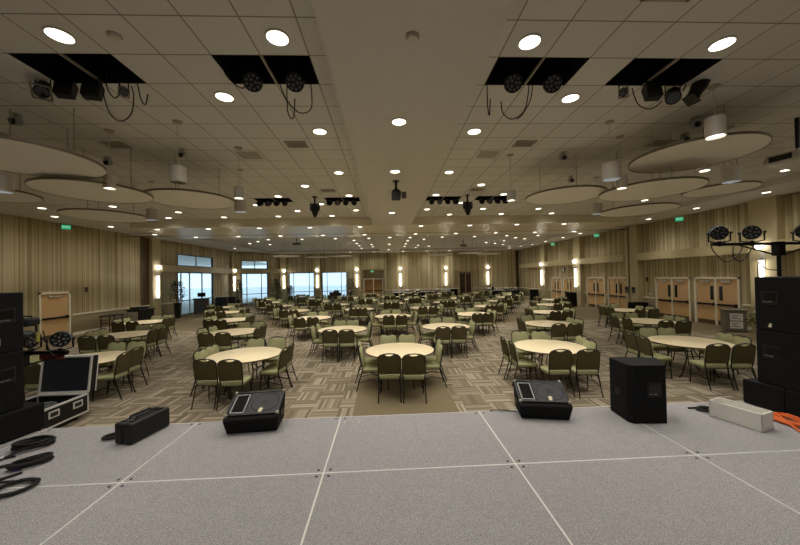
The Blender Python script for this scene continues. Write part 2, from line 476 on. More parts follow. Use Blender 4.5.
# pilasters
def pil(fr, parent, a, b, d, z1=ZB, mat='pilaster'):
    m = MB(); m.span(a, b, -.05, d, 0, z1, 0, fr); m.span(a - .01, b + .01, -.05, d + .02, .93, 1.0, 0, fr)
    return m.build('pilaster', mat, parent)
for y0, y1 in ((10.95, 11.85), (17.4, 17.98), (18.12, 18.36), (22.75, 23.65), (28.0, 28.8)): pil(RFm, WR, R_(y0), R_(y1), .3)
m = MB(); m.span(R_(17.98), R_(18.12), -.04, .12, 0, ZB, 0, RFm); m.build('partition_slot', 'ventdark', WR)
for y0, y1 in ((19.95, 20.65), (30.0, 30.4)): pil(LF, WL, L_(y1), L_(y0), .22)
m = MB(); m.span(L_(19.95), L_(19.3), 0, .03, 0, ZB, 0, LF); m.build('partition_panel', 'tableedge', WL)
pil(FA, WA, FL - .999 * FL + .05, .75, .25)
for xx in (-7.3, -3.15): pil(FB, WB, B_(xx + .3), B_(xx - .3), .3)
m = MB(); m.span(B_(7.15), B_(.4), -.02, .3, 0, ZB, 0, FB); m.build('centre_bay', 'stripe', WB)
m = MB(); m.span(B_(7.15), B_(.4), .3, .335, .95, 1.03, 0, FB); m.build('bay_rail', 'trim', WB)
for xx in (11.2,): 
    m = MB(); m.span(B_(13.9), B_(9.9), -.02, .3, 0, ZB, 0, FB); m.build('corner_bay', 'stripe', WB)
    m = MB(); m.span(B_(13.9), B_(9.9), .3, .335, .95, 1.03, 0, FB); m.build('bay_rail', 'trim', WB)
# light shelves between the pilasters
def shelf(fr, parent, a, b, z0=3.0, z1=3.4, d=.34):
    m = MB(); m.span(a, b, -.02, d, z0, z1, 0, fr); return m.build('light_shelf', 'bandm', parent)
for a, b in ((11.85, 17.4), (18.4, 22.75), (23.65, 28.0), (28.8, 33.4)): shelf(RFm, WR, R_(a), R_(b))
shelf(RFm, WR, R_(4), R_(10.95))
shelf(LF, WL, L_(29.6), L_(20.65), 2.98, 3.4); shelf(FA, WA, .8, FL - .05, 2.98, 3.38)

# windows
def window(num, fr, a, b, z0, z1, mull=(.5,), rail=None, label=None):
    w = empty('window_%d' % num, (0, 0, 0), kind='structure')
    m = MB(); q = .05
    m.span(a, b, -.12, .02, z1 - q, z1, 0, fr); m.span(a, b, -.12, .02, z0, z0 + q, 0, fr)
    m.span(a, a + q, -.12, .02, z0, z1, 0, fr); m.span(b - q, b, -.12, .02, z0, z1, 0, fr)
    m.build('window_frame', 'blackmetal', w)
    m = MB()
    for k in mull: m.span(a + (b - a) * k - .03, a + (b - a) * k + .03, -.1, -.02, z0, z1, 0, fr)
    if rail: m.span(a, b, -.1, -.02, rail - .03, rail + .03, 0, fr)
    if mull or rail: m.build('mullion', 'vent', w)
    m = MB(); m.span(a + q, b - q, -.07, -.06, z0 + q, z1 - q, 0, fr); m.build('window_pane', 'glass', w)
    return w
window(1, LF, W1[0], W1[1], 0, 2.96, (.33, .68, .9), .98); window(2, LF, W1[0], W1[1], 3.42, 4.22, (.5,))
window(3, FA, W2[0], W2[1], 0, 2.96, (.25, .8), .98); window(4, FA, W2[0], W2[1], 3.42, 4.2, (.5,))
window(5, FB, W3[0], W3[1], 0, 2.98, (.2, .82), .98); window(6, FB, W4[0], W4[1], 0, 2.98, (.22, .8), .98)
# canopy soffit seen through the transom windows
m = MB(); m.span(-26, -14.36, 18, 31, 4.27, 4.4); m.span(-26, -14.36, 31, 45, 4.27, 4.4); struct(m.build('trim_5', 'whitemetal'))

# doors
def door(num, fr, a, b, z1, leaves=2, mat='door', glassed=True, depth=-.03, fm='trim', bar=True):
    d = empty('door_%d' % num, (0, 0, 0), kind='structure')
    m = MB(); q = .075
    m.span(a, a + q, depth - .06, .03, 0, z1, 0, fr); m.span(b - q, b, depth - .06, .03, 0, z1, 0, fr); m.span(a, b, depth - .06, .03, z1 - q, z1, 0, fr)
    if leaves == 2: m.span((a + b) / 2 - .03, (a + b) / 2 + .03, depth - .05, .03, 0, z1, 0, fr)
    m.build('door_frame', fm, d)
    for k in range(leaves):
        w = (b - a - 2 * q) / leaves; x0 = a + q + k * w + .012; x1 = x0 + w - .024
        m = MB(); m.span(x0, x1, depth - .04, depth, .01, z1 - q, 0, fr); lf = m.build('door_leaf', mat, d)
        m = MB(); m.span(x0 + .06, x1 - .06, depth, depth + .07, .86, .93, 0, fr); m.span(x0 + .02, x0 + .1, depth, depth + .09, .83, .96, 0, fr)
        if bar: m.build('push_bar', 'blackmetal', lf)
        if bar:
            m = MB(); m.span(x0 + w * .3, x0 + w * .72, depth, depth + .06, z1 - q - .14, z1 - q - .07, 0, fr); m.build('door_closer', 'whitemetal', lf)
            m = MB(); m.span(x0 + .02, x1 - .02, depth, depth + .006, .02, .2, 0, fr); m.build('kick_plate', 'tableedge', lf)
        if glassed:
            xc = (x1 - .18) if k == 0 else (x0 + .18)
            m = MB(); m.span(xc - .07, xc + .07, depth, depth + .012, 1.08, 1.68, 0, fr); m.build('door_glass', 'doorglass', lf)
    return d
for i, (a, b) in enumerate(DOORS): door(i + 1, RFm, R_(a), R_(b), 2.07)
door(7, LF, DL[0], DL[1], 2.0, 1, glassed=False)
m = MB()
door(8, FB, AL[0] + .1, AL[1] - .1, 2.22, 2, 'door', False, -.95, 'trim')
door(9, FB, DB[0], DB[1], 2.8, 2, 'darkdoor', False, -.08, 'plainwall')
# backing behind doors
m = MB(); m.span(-1, 40, -.4, -.36, -.1, 2.4, 0, RFm); m.build('corridor', 'dark', WR)

# ------------------------------------------------------------------ wall fittings
def sconce(fr, a, d, label):
    o = empty('wall_sconce', fr @ Vector((a, d, 1.3)), 0, label, 'wall light', 'wall sconces on the pilasters')
    o.rotation_euler = fr.to_euler()
    m = MB(); m.span(-.07, .07, 0, .02, .0, 1.75); m.build('backplate', 'whitemetal', o)
    m = MB(); m.cyl((0, .09, .08), (0, .09, 1.4), .052, n=14); m.build('lamp_tube', 'sconce', o)
    m = MB(); m.cyl((0, .09, .0), (0, .09, .08), .07, n=14); m.build('end_cap', 'whitemetal', o)
    m = MB(); m.cyl((0, .09, 1.4), (0, .09, 1.5), .07, n=14); m.build('end_cap', 'whitemetal', o)
    m = MB(); m.lathe([(0, -.13), (.08, -.1), (.12, 0), (.08, .1), (0, .13)], 14, T=T3(0, .14, 1.93)); m.build('lamp_globe', 'sconce', o)
sconce(RFm, R_(11.4), .3, 'glowing wall sconce on the right wall pilaster behind the tall black speaker')
sconce(RFm, R_(23.2), .3, 'glowing wall sconce on the right wall pilaster beside the clock bay')
sconce(RFm, R_(28.4), .3, 'glowing wall sconce on the right wall pilaster nearest the far corner')
sconce(LF, L_(20.3), .22, 'glowing wall sconce on the left pilaster above the tall potted plant')
sconce(LF, L_(30.2), .22, 'glowing wall sconce between the side window and the angled window')
sconce(FA, .38, .25, 'glowing wall sconce on the corner pilaster right of the angled window')
sconce(FB, B_(-7.3), .3, 'glowing wall sconce between the two far wall windows')
sconce(FB, B_(-3.15), .3, 'glowing wall sconce between the last far window and the alcove doors')
sconce(FB, B_(1.45), .3, 'glowing wall sconce on the far bay next to the alcove doors')
sconce(FB, B_(6.3), .3, 'glowing wall sconce on the far bay next to the tall dark door')
sconce(FB, B_(10.85), .3, 'glowing wall sconce on the far corner bay right of the dark door')

def text_mesh(s, size):
    cu = bpy.data.curves.new('t', 'FONT'); cu.body = s; cu.size = size; cu.align_x = 'CENTER'; cu.align_y = 'CENTER'; cu.extrude = .002
    o = bpy.data.objects.new('t', cu); COL.objects.link(o); bpy.context.view_layer.update()
    me = bpy.data.meshes.new_from_object(o.evaluated_get(bpy.context.evaluated_depsgraph_get()))
    bpy.data.objects.remove(o)
    return me
EXIT = text_mesh('EXIT', .15); EXIT.materials.clear(); EXIT.materials.append(M['exitface'])
def exit_sign(loc, rz, label, s=.78):
    o = empty('exit_sign', loc, rz, label, 'exit sign', 'green exit signs')
    m = MB(); m.box((0, .02, 0), (.40 * s, .04, .26 * s)); m.build('sign_box', 'whitemetal', o)
    m = MB(); m.box((0, -.004, 0), (.37 * s, .008, .23 * s)); m.build('sign_face', 'exit', o)
    t_ = bpy.data.objects.new('sign_letters', EXIT); COL.objects.link(t_); t_.parent = o
    t_.location = (0, -.012, 0); t_.rotation_euler = (PI / 2, 0, 0); t_.scale = (s, s, s)
    m = MB(); m.cyl((0, .02, .13 * s), (0, .02, .2), .012, n=8); m.build('stem', 'whitemetal', o)
exit_sign((-13.85, 14.6, ZB - .2), .75, 'green exit sign hanging above the single left wall door')
exit_sign((13.75, 14.6, ZB - .2), -.6, 'green exit sign above the nearest pair of double doors')
exit_sign((13.75, 20.6, ZB - .2), -.6, 'green exit sign above the doors just past the partition slot')
exit_sign((13.75, 26.2, ZB - .2), -.6, 'green exit sign above the clock and farthest right doors')
exit_sign((-1.55, 34.5, 3.0), 0, 'small green exit sign above the far alcove double doors')

o = empty('wall_clock', (XR - .02, 25.4, C + .3), -PI / 2, 'round black rimmed wall clock above the farthest right doors', 'clock')
m = MB(); m.lathe([(0, 0), (.2, 0), (.2, .05), (0, .05)], 28, T=Matrix.Rotation(PI / 2, 4, 'X')); m.build('clock_rim', 'blackmetal', o)
m = MB(); m.lathe([(0, .051), (.165, .051)], 28, T=Matrix.Rotation(PI / 2, 4, 'X')); m.build('clock_face', 'white', o)
m = MB(); m.box((0, -.056, .05), (.012, .004, .12)); m.box((.04, -.056, 0), (.09, .004, .012)); m.build('clock_hand', 'ink', o)
def panel(fr, a, z, w, h, name, mat, label, cat, d=0):
    o = empty(name, fr @ Vector((a, d, z)), 0, label, cat); o.rotation_euler = fr.to_euler()
    m = MB(); m.box((0, .02, 0), (w, .04, h)); m.build('housing', mat, o, .006)
    m = MB(); m.box((0, .045, h * .2), (w * .6, .012, h * .35)); m.build('display', 'screen', o)
panel(LF, L_(15.9), 2.05, .13, .24, 'wall_strobe', 'tableedge', 'small dark alarm box on the left wall beside the single door', 'alarm box')
panel(RFm, R_(17.1), 1.95, .13, .24, 'wall_strobe', 'tableedge', 'small dark alarm box on the right wall before the first double doors', 'alarm box')
for k, yy in enumerate((17.72, 18.24)):
    panel(RFm, R_(yy), 1.35, .24, .36, 'control_panel', 'lectern', ['dark wall control panel on the stage side of the partition slot', 'dark wall control panel on the far side of the partition slot'][k], 'control panel', .3)
panel(RFm, R_(16.95), 1.18, .1, .12, 'light_switch', 'white', 'white light switch plate near the partition slot', 'switch')
panel(LF, L_(16.7), .45, .16, .11, 'wall_outlet', 'vent', 'beige wall outlet plate low on the left wall near the door', 'outlet')
panel(LF, L_(16.95), .45, .1, .11, 'wall_outlet', 'vent', 'second smaller beige outlet plate beside the wide one on left wall', 'outlet')

# ------------------------------------------------------------------ ceiling fittings
def downlight(x, y, z, r, label):
    pass
LIGHTS = {
 'added unseen above the stage': (ZT, .12, [(-3.66, 1.36), (-1.22, 1.36), (1.79, 1.36), (4.23, 1.36), (-3.66, -1.08), (-1.22, -1.08), (1.79, -1.08), (4.23, -1.08)]),  # out of view, added to brighten the stage and the ceiling above it
 'added unseen beside the stage near the side walls': (ZT, .12, [(-7.3, 5.05), (7.9, 5.05), (-9.76, 5.05), (10.3, 5.06), (-8.5, 2.6), (9.1, 2.6), (-11.0, 7.5), (11.5, 6.3)]),  # out of view, added to throw more light on the side tables
 'near the stage': (ZT, .122, [(-3.66, 3.8), (-1.22, 3.8), (1.79, 3.83), (4.23, 3.83), (-2.44, 5.05), (3.01, 5.06), (-1.23, 6.24), (1.77, 6.25)]),
 'in the front tile field': (ZT, .112, [(-1.23, 8.7), (1.75, 8.72), (-2.43, 9.93), (3.0, 9.95), (-3.64, 11.14), (4.15, 11.16), (-1.24, 11.12), (1.76, 11.14), (9.01, 8.73), (11.43, 8.74), (10.2, 12.3), (-10.1, 12.4)]),
 'before the cross beam': (ZT, .112, [(-4.88, 12.42), (-2.44, 12.38), (2.95, 12.4), (-3.65, 13.58), (-1.23, 13.58), (1.75, 13.55), (4.14, 13.57), (6.6, 13.7), (-8.46, 13.57), (-4.81, 14.7), (-2.42, 14.72), (2.94, 14.74), (5.35, 14.76), (7.73, 14.76), (-7.22, 14.76), (-9.64, 14.77)]),
 'on the smooth spine soffit': (ZF, .108, [(.24, 5.06), (.24, 7.46), (.24, 12.29), (.23, 19.9), (.23, 24.04), (.22, 28.85)]),
 'in the first row under the cross beam': (ZF, .108, [(-10.7, 15.6), (-8.36, 15.6), (-5.99, 15.6), (-3.62, 15.6), (-1.24, 15.6), (1.7, 15.6), (4.09, 15.6), (6.4, 15.55), (8.76, 15.55)]),
 'in the second row under the cross beam': (ZF, .108, [(-10.6, 18.5), (-8.27, 18.5), (-5.95, 18.5), (-3.58, 18.5), (-1.22, 18.5), (1.7, 18.5), (4.03, 18.5), (6.36, 18.5), (8.68, 18.5), (10.95, 18.4)]),
 'along the left wall soffit': (ZB, .108, [(-11.9, 11.7), (-12.95, 13.2), (-12.92, 15.75), (-12.9, 18.6), (-12.6, 27.5)]),
 'along the right wall soffit': (ZB, .108, [(13.0, 10.5), (13.05, 13.05), (12.0, 15.5), (13.1, 15.6), (12.0, 16.65), (12.85, 20.9), (12.9, 23.1), (12.9, 25.7), (12.9, 28.1), (12.5, 29.6), (12.25, 31.7)]),
 'in the far tile field': (ZT, .112, [(-9.56, 21.5), (-7.19, 22.17), (-2.46, 22.2), (2.9, 22.2), (5.26, 22.1), (9.96, 22.06), (-8.34, 23.3), (-5.98, 23.3), (-3.61, 23.31), (-1.23, 23.31), (1.74, 23.35), (4.07, 23.25), (6.44, 23.3), (8.75, 23.1), (11.1, 23.2), (-9.5, 24.43), (-2.42, 24.54), (2.86, 24.4), (9.92, 24.4), (-10.6, 25.6), (1.7, 25.4), (10.97, 25.2)]),
 'in the farthest tile rows': (ZT, .112, [(-9.42, 26.67), (-2.42, 26.7), (9.79, 26.5), (-1.24, 27.9), (1.68, 27.7), (8.65, 27.7), (-2.38, 28.8), (2.87, 29.0), (9.78, 28.7), (-1.22, 29.95), (1.7, 30.2), (4.01, 30.2), (10.94, 29.9), (-2.4, 31.3), (2.86, 31.5)]),
 'on the end soffit': (ZB, .108, [(-3.7, 33.6), (-1.3, 33.6), (1.75, 33.6), (4.2, 33.6), (6.6, 33.6)]),
}
WORDS = ORD + ['fourteenth', 'fifteenth', 'sixteenth', 'seventeenth', 'eighteenth', 'nineteenth', 'twentieth', 'twenty-first', 'twenty-second', 'twenty-third']
lp = empty('ceiling_light', (0, 0, 0), 0, 'round recessed downlight', 'ceiling light', 'recessed round downlights')
m = MB(); m.lathe([(1.0, .004), (1.0, -.05), (1.12, -.05), (1.14, -.02), (1.14, .004)], 28); m.build('trim_ring', 'whitemetal', lp)
m = MB(); m.lathe([(1.01, -.045), (0, -.045)], 28); m.build('lens', 'lamp', lp)
LAMP = bpy.data.lights.new('bulb', 'SPOT'); LAMP.energy = 57; LAMP.color = (1, .955, .86); LAMP.spot_size = math.radians(174); LAMP.spot_blend = .75; LAMP.shadow_soft_size = .2
bulb = bpy.data.objects.new('bulb', LAMP); COL.objects.link(bulb); bulb.parent = lp; bulb.location = (0, 0, -.2)
proto(lp); first = [lp]
for place, (z, r, pts) in LIGHTS.items():
    rows = sorted(pts)
    for k, (x, y) in enumerate(rows):
        lab = 'downlight %s, %s from window side' % (place, ORD[k] if k < 13 else ORD[len(rows) - 1 - k] + ' from door side, not counted') if len(rows) < 14 else \
              'downlight %s, %s from window side' % (place, WORDS[k])
        if first: o = first.pop()
        else: o = dup(lp)
        o.location = (x, y, z - .001); o.scale = (r, r, .35); o['label'] = lab
# two downlights of one row may sit equally far from the centre line: tell them apart by depth
seen = {}
for o in bpy.data.objects:
    if o.name.startswith('ceiling_light') and 'label' in o: seen.setdefault(o['label'], []).append(o)
for lab, L in seen.items():
    if len(L) > 1:
        L.sort(key=lambda o: o.location.y)
        for k, o in enumerate(L): o['label'] = '%s %s' % (['nearer', 'farther', 'still farther', 'farthest'][k], lab)

# air vents and flat panels
def vent(x, y, w, d, label, z=ZT, slots=5):
    o = empty('ceiling_vent', (x, y, z), 0, label, 'vent', 'square ceiling vents')
    m = MB(); q = .04
    m.span(-w, w, -d, -d + q, -.014, .004); m.span(-w, w, d - q, d, -.014, .004); m.span(-w, -w + q, -d, d, -.014, .004); m.span(w - q, w, -d, d, -.014, .004)
    m.build('vent_frame', 'vent', o)
    m = MB(); m.span(-w + q, w - q, -d + q, d - q, -.004, .004); m.build('vent_opening', 'ventdark', o)
    m = MB()
    for k in range(slots):
        yy = -d + q + (2 * d - 2 * q) * (k + .5) / slots
        m.box((0, yy, -.008), (2 * w - 2 * q, (2 * d - 2 * q) / slots * .45, .006), 0, None)
    m.build('louvre', 'vent', o)
h = .29
vent(2.95, 3.03, .26, .2, 'square louvred ceiling vent above the right speaker stack nearest camera')
vent(-1.9, 2.95, .26, .2, 'square louvred ceiling vent beside the spine nearest the stage')
vent(lx(-3.5), ly(5.5), .22, .17, 'slotted ceiling vent left of the spine near the second downlight')
vent(lx(4.5), ly(5.5), .22, .17, 'slotted ceiling vent right of the spine near the second downlight')
vent(lx(-9.5), ly(5.5), .22, .17, 'slotted ceiling vent above the left hanging disc panels')
vent(lx(9.5), ly(5.5), .22, .17, 'slotted ceiling vent above the right hanging disc panels')
vent(lx(-3.5), ly(11.5), .24, .17, 'small slotted ceiling vent before the left pair of spotlight pockets')
vent(lx(4.5), ly(11.5), .24, .17, 'small slotted ceiling vent before the right pair of spotlight pockets')
for x_, nm in ((lx(-5.5), 'left'), (lx(3.5), 'right')):
    o = empty('ceiling_speaker_panel', (x_, ly(6.5), ZT), 0, 'flat grey perforated ceiling panel %s of the spine' % nm, 'ceiling panel')
    m = MB(); m.span(-.26, .26, -.24, .24, -.006, .003); m.build('panel_sheet', 'soffit', o)
    m = MB(); m.span(-.23, .23, -.21, .21, -.009, -.005); m.build('perforated_grille', 'vent', o)
for x_, y_, z_, lb in ((-3.06, 3.8, ZT, 'small round white smoke detector between two left downlights'), (.31, 3.26, ZF, 'small round white smoke detector on the spine soffit'), (6.55, 4.5, ZT, 'small round white smoke detector beyond the right pocket lights')):
    o = empty('smoke_detector', (x_, y_, z_), 0, lb, 'smoke detector')
    m = MB(); m.lathe([(0, -.035), (.05, -.035), (.06, -.02), (.06, .0)], 20); m.build('cover', 'whitemetal', o)
    m = MB(); m.lathe([(.065, -.006), (.075, -.006), (.075, 0), (0, 0)], 20); m.build('base_ring', 'vent', o)
for x_, y_, lb in ((-6.12, 5.61, 'round grey ceiling spotlight drum above the nearest left disc'), (-6.25, 7.55, 'round grey ceiling spotlight drum above the second left disc'), (-4.34, 7.1, 'round grey ceiling spotlight drum beside the unlit louvred pendant'),
                   (4.18, 7.38, 'round grey ceiling spotlight drum above the disc nearest the spine'), (5.42, 9.19, 'round grey ceiling spotlight drum farthest down the right side'), (5.75, 5.72, 'round grey ceiling spotlight drum near the right hand pendants'), (6.2, 6.4, 'round grey ceiling spotlight drum behind the large right disc')):
    o = empty('ceiling_spot', (x_, y_, ZT), 0, lb, 'ceiling spotlight', 'grey ceiling spot drums')
    m = MB(); m.cyl((0, 0, -.08), (0, 0, 0), .02, n=10); m.lathe([(.07, -.012), (.07, 0)], 16); m.build('mount', 'vent', o)
    m = MB(); m.cyl((.0, -.05, -.13), (0, .05, -.10), .07, .07, 20); m.build('drum', 'greyrim', o)
    m = MB(); m.cyl((0, -.054, -.131), (0, -.048, -.13), .055, n=20); m.build('lens', 'ventdark', o)

# pendants
PEND = bpy.data.lights.new('pendant_bulb', 'SPOT'); PEND.energy = 90; PEND.color = (1, .95, .86); PEND.spot_size = math.radians(150); PEND.spot_blend = 1.0; PEND.shadow_soft_size = .08
def pendant(x, y, r, h, zb, kind, label):
    o = empty('pendant_light', (x, y, zb), 0, label, 'pendant light', 'white drum pendants')
    top = ZT - zb
    m = MB(); m.cyl((0, 0, h), (0, 0, top - .02), .006, n=6); m.build('cord', 'whitemetal', o)
    m = MB(); m.lathe([(0, top - .03), (.07, top - .025), (.08, top), (0, top)], 18); m.build('canopy', 'vent', o)
    m = MB(); m.lathe([(r, 0), (r, h), (0, h), (0, h - .006), (r - .008, h - .006), (r - .008, 0), (r, 0)], 32); m.build('shade', 'whitemetal', o)
    m = MB(); m.lathe([(r - .008, .03), (0, .03)], 28); m.build('lens', {'lit': 'pendlamp', 'cool': 'cool', 'off': 'ventdark'}[kind], o)
    if kind == 'lit':
        b_ = bpy.data.objects.new('bulb', PEND); COL.objects.link(b_); b_.parent = o; b_.location = (0, 0, .025)
    if kind != 'lit':
        m = MB()
        for k in range(5):
            yy = -r * .75 + k * r * .375; w = math.sqrt(max(0, (r - .01) ** 2 - yy * yy)); m.box((0, yy, .015), (2 * w, .006, .03))
        m.build('louvre', 'vent', o)
PB = C + 1.74
pendant(4.92, 6.52, .10, .24, PB, 'lit', 'lit slim white pendant beside the large drum pendant right of spine')
pendant(5.07, 4.73, .125, .30, PB + .30, 'lit', 'lit white pendant hanging nearest the stage on the right')
pendant(2.97, 7.5, .10, .24, PB, 'lit', 'lit white pendant in front of the right far spotlight pocket')
pendant(-5.1, 6.2, .10, .24, PB, 'lit', 'lit white pendant hanging between the left disc panels')
pendant(-3.12, 7.03, .10, .24, PB, 'lit', 'lit white pendant hanging nearest the spine on the left')
pendant(4.23, 5.87, .143, .30, PB, 'cool', 'large drum pendant with cool blue louvres right of the spine')
pendant(6.83, 6.1, .143, .30, PB, 'cool', 'large drum pendant with cool louvres below the right discs')
pendant(6.25, 9.31, .143, .30, PB, 'cool', 'large drum pendant with cool louvres farthest on the right')
pendant(-7.17, 6.36, .143, .30, PB, 'cool', 'large drum pendant with cool louvres nearest the left wall')
pendant(-6.58, 9.39, .143, .30, PB, 'cool', 'large drum pendant with cool louvres below the middle left disc')
pendant(-3.7, 8.43, .143, .30, PB, 'cool', 'large drum pendant with cool louvres behind the slim left pendant')
pendant(-3.65, 5.86, .13, .28, PB, 'off', 'large unlit drum pendant with dark louvres on the left')

# hanging disc panels
def cloud(x, y, r, label, zc=C + 1.9, edge='discedge'):
    o = empty('ceiling_disc', (x, y, zc), 0, label, 'ceiling disc', 'round hanging acoustic discs')
    m = MB(); m.lathe([(0, 0), (r - .01, 0), (r - .01, .03), (0, .03)], 64); m.build('panel', 'disc', o)
    m = MB(); m.lathe([(r - .012, -.006), (r, -.006), (r, .036), (r - .012, .036), (r - .012, -.006)], 64); m.build('rim', edge, o)
    for a in (.5, 2.6, 4.7):
        m = MB(); m.cyl((r * .6 * math.cos(a), r * .6 * math.sin(a), .03), (r * .6 * math.cos(a), r * .6 * math.sin(a), ZT - zc), .007, n=6); m.build('hanger_rod', 'vent', o)
for x, y, r, k_, lb in ((4.65, 8.21, .95, .97, 'round hanging disc nearest the spine on the right'), (5.38, 5.42, .92, 1.08, 'round hanging disc nearest the stage on the right'), (6.55, 7.75, 1.08, .90, 'large round hanging disc in the middle of the right group'),
                    (8.35, 7.74, .72, .97, 'round hanging disc closest to the right wall speaker truss'), (8.23, 10.24, 1.07, .93, 'round hanging disc farthest back in the right group'),
                    (-5.81, 5.41, 1.02, .95, 'round hanging disc nearest the stage on the left'), (-6.43, 7.44, 1.03, .90, 'large round hanging disc in the middle of the left group'), (-4.81, 8.23, 1.0, .97, 'round hanging disc nearest the spine on the left'),
                    (-8.43, 10.15, 1.05, .93, 'round hanging disc above the left exit sign'), (-8.75, 7.45, .85, .97, 'round hanging disc closest to the left wall')):
    cloud(x * k_, y * k_, r * k_, lb, C + 2.0 * k_)
for x, y, lb in ((-7.6, 25.0, 'distant round hanging disc in front of the angled window'), (-5.6, 26.6, 'distant round hanging disc above the left far window'), (-3.6, 26.0, 'distant round hanging disc above the second far window'),
                 (4.4, 26.2, 'distant round hanging disc above the buffet tables'), (6.6, 25.0, 'distant round hanging disc before the dark door'), (8.4, 26.4, 'distant round hanging disc before the far corner bay')):
    cloud(x, y, .95, lb, C + 1.72, 'whitemetal')  # window light on the far rims is put into their white colour

# ------------------------------------------------------------------ stage lights
def aim(frm, to):
    d = (Vector(to) - Vector(frm)).normalized(); q = d.to_track_quat('Z', 'Y').to_matrix().to_4x4(); q.translation = frm
    return q                                   # local +z points at the target
def cable(pts, r, name, label, cat='cable', mat='rubber', group=None, n=6):
    # smooth catmull-rom through the points
    P = [Vector(p) for p in pts]; Q = []
    for i in range(len(P) - 1):
        a, b, c, d = P[max(i - 1, 0)], P[i], P[i + 1], P[min(i + 2, len(P) - 1)]
        for k in range(6):
            u = k / 6
            Q.append(.5 * ((2 * b) + (c - a) * u + (2 * a - 5 * b + 4 * c - d) * u * u + (3 * b - a - 3 * c + d) * u ** 3))
    Q.append(P[-1])
    return tag(MB().tube(Q, r, n).build(name, mat), label, cat, group)

def fresnel(loc, to, label, s=1.0, gel=True):
    o = empty('fresnel_light', loc, 0, label, 'stage light', 'stage lights in the ceiling pockets')
    c = Vector((0, 0, -.12 * s)); T = aim(c, Vector(to) - Vector(loc))
    m = MB(); m.lathe([(0, -.14 * s), (.07 * s, -.13 * s), (.085 * s, -.1 * s), (.085 * s, .08 * s), (.075 * s, .08 * s), (0, .06 * s)], 20, T=T); m.build('housing', 'blackmetal', o)
    m = MB(); m.lathe([(.07 * s, .082 * s), (0, .09 * s)], 20, T=T); m.build('lens', 'doorglass', o)
    if gel:
        m = MB()
        for a in range(4):
            R = T @ Rz(a * PI / 2); m.box((0, .092 * s, .09 * s), (.2 * s, .022 * s, .012), 0, R)
        m.build('gel_frame', 'bingrey', o)
    m = MB(); m.tube([(-.1 * s, 0, -.12 * s), (-.1 * s, 0, .06), (.1 * s, 0, .06), (.1 * s, 0, -.12 * s)], .009, 6); m.cyl((0, 0, .06), (0, 0, .3), .015, n=8); m.build('yoke', 'blackmetal', o)
    return o
def flood(loc, rz, label):
    o = empty('flood_light', loc, rz, label, 'stage light', 'stage lights in the ceiling pockets')
    m = MB(); T = Matrix.Rotation(-.25, 4, 'X')
    m.prism([[(-.1, -.05, -.26), (.1, -.05, -.26), (.1, .05, -.26), (-.1, .05, -.26)], [(-.1, -.07, -.05), (.1, -.07, -.05), (.1, .07, -.05), (-.1, .07, -.05)], [(-.07, -.05, .02), (.07, -.05, .02), (.07, .05, .02), (-.07, .05, .02)]], 0, T)
    m.build('housing', 'blackpaint', o, .008)
    m = MB(); m.box((0, -.07, -.16), (.19, .008, .2), 0, T); m.build('front_flap', 'blackpaint', o)
    m = MB(); m.cyl((0, 0, 0), (0, 0, .3), .016, n=8); m.box((0, 0, .05), (.18, .03, .02)); m.build('yoke', 'blackmetal', o)
def par_head(o, T, r=.14, d=.16, lens=12):
    m = MB(); m.lathe([(0, -d), (r * .7, -d), (r, -d * .55), (r, .02), (r * .9, .02), (r * .9, -.01), (0, -.01)], 28, T=T); m.build('housing', 'blackpaint', o)
    for k in range(lens):
        rr, a = (r * .3, k * 2 * PI / 3) if k < 3 else (r * .68, (k - 3) * 2 * PI / (lens - 3))
        m = MB(); m.lathe([(0, .012), (r * .14, .004), (r * .17, -.012)], 12, T=T @ T3(rr * math.cos(a), rr * math.sin(a), 0)); m.build('led_lens', 'led', o)
def par_up(loc, to, label):
    o = empty('par_light', loc, 0, label, 'stage light', 'round led pars in the inner ceiling pockets')
    T = aim((0, 0, -.1), Vector(to) - Vector(loc)); par_head(o, T, .125, .13)
    m = MB(); m.tube([(-.14, 0, -.1), (-.14, 0, .12), (.14, 0, .12), (.14, 0, -.1)], .01, 6); m.cyl((0, 0, .12), (0, 0, .4), .015, n=8); m.build('yoke', 'blackmetal', o)
cc = (0, 0, 1.0)
# outer left pocket
fresnel((-4.71, 4.65, ZT - .02), (-.9, -1.2, -2.2), 'black fresnel stage light with metal gel frame in left outer pocket', 1.0)
flood((-4.38, 4.65, ZT - .02), .25, 'black boxy flood light beside the fresnel in left outer pocket')
flood((-4.02, 4.65, ZT - .04), .2, 'black boxy flood light right of its twin in left outer pocket')
fresnel((-3.6, 4.62, ZT - .10), (.9, -1.0, -.9), 'small black spot with square lens frame in left outer pocket', .62)
# inner pockets
par_up((lx(-3.45), 4.55, ZT + .02), (-.6, -1, 2.2), 'round led par in the left inner pocket farther from the spine')
par_up((lx(-2.5), 4.55, ZT + .02), (-.2, -1, 2.2), 'round led par in the left inner pocket beside the spine')
par_up((lx(2.6), 4.55, ZT + .02), (.6, -1, 2.2), 'round led par in the right inner pocket beside the spine')
par_up((lx(3.55), 4.55, ZT + .02), (1.0, -1, 2.2), 'round led par in the right inner pocket farther from the spine')
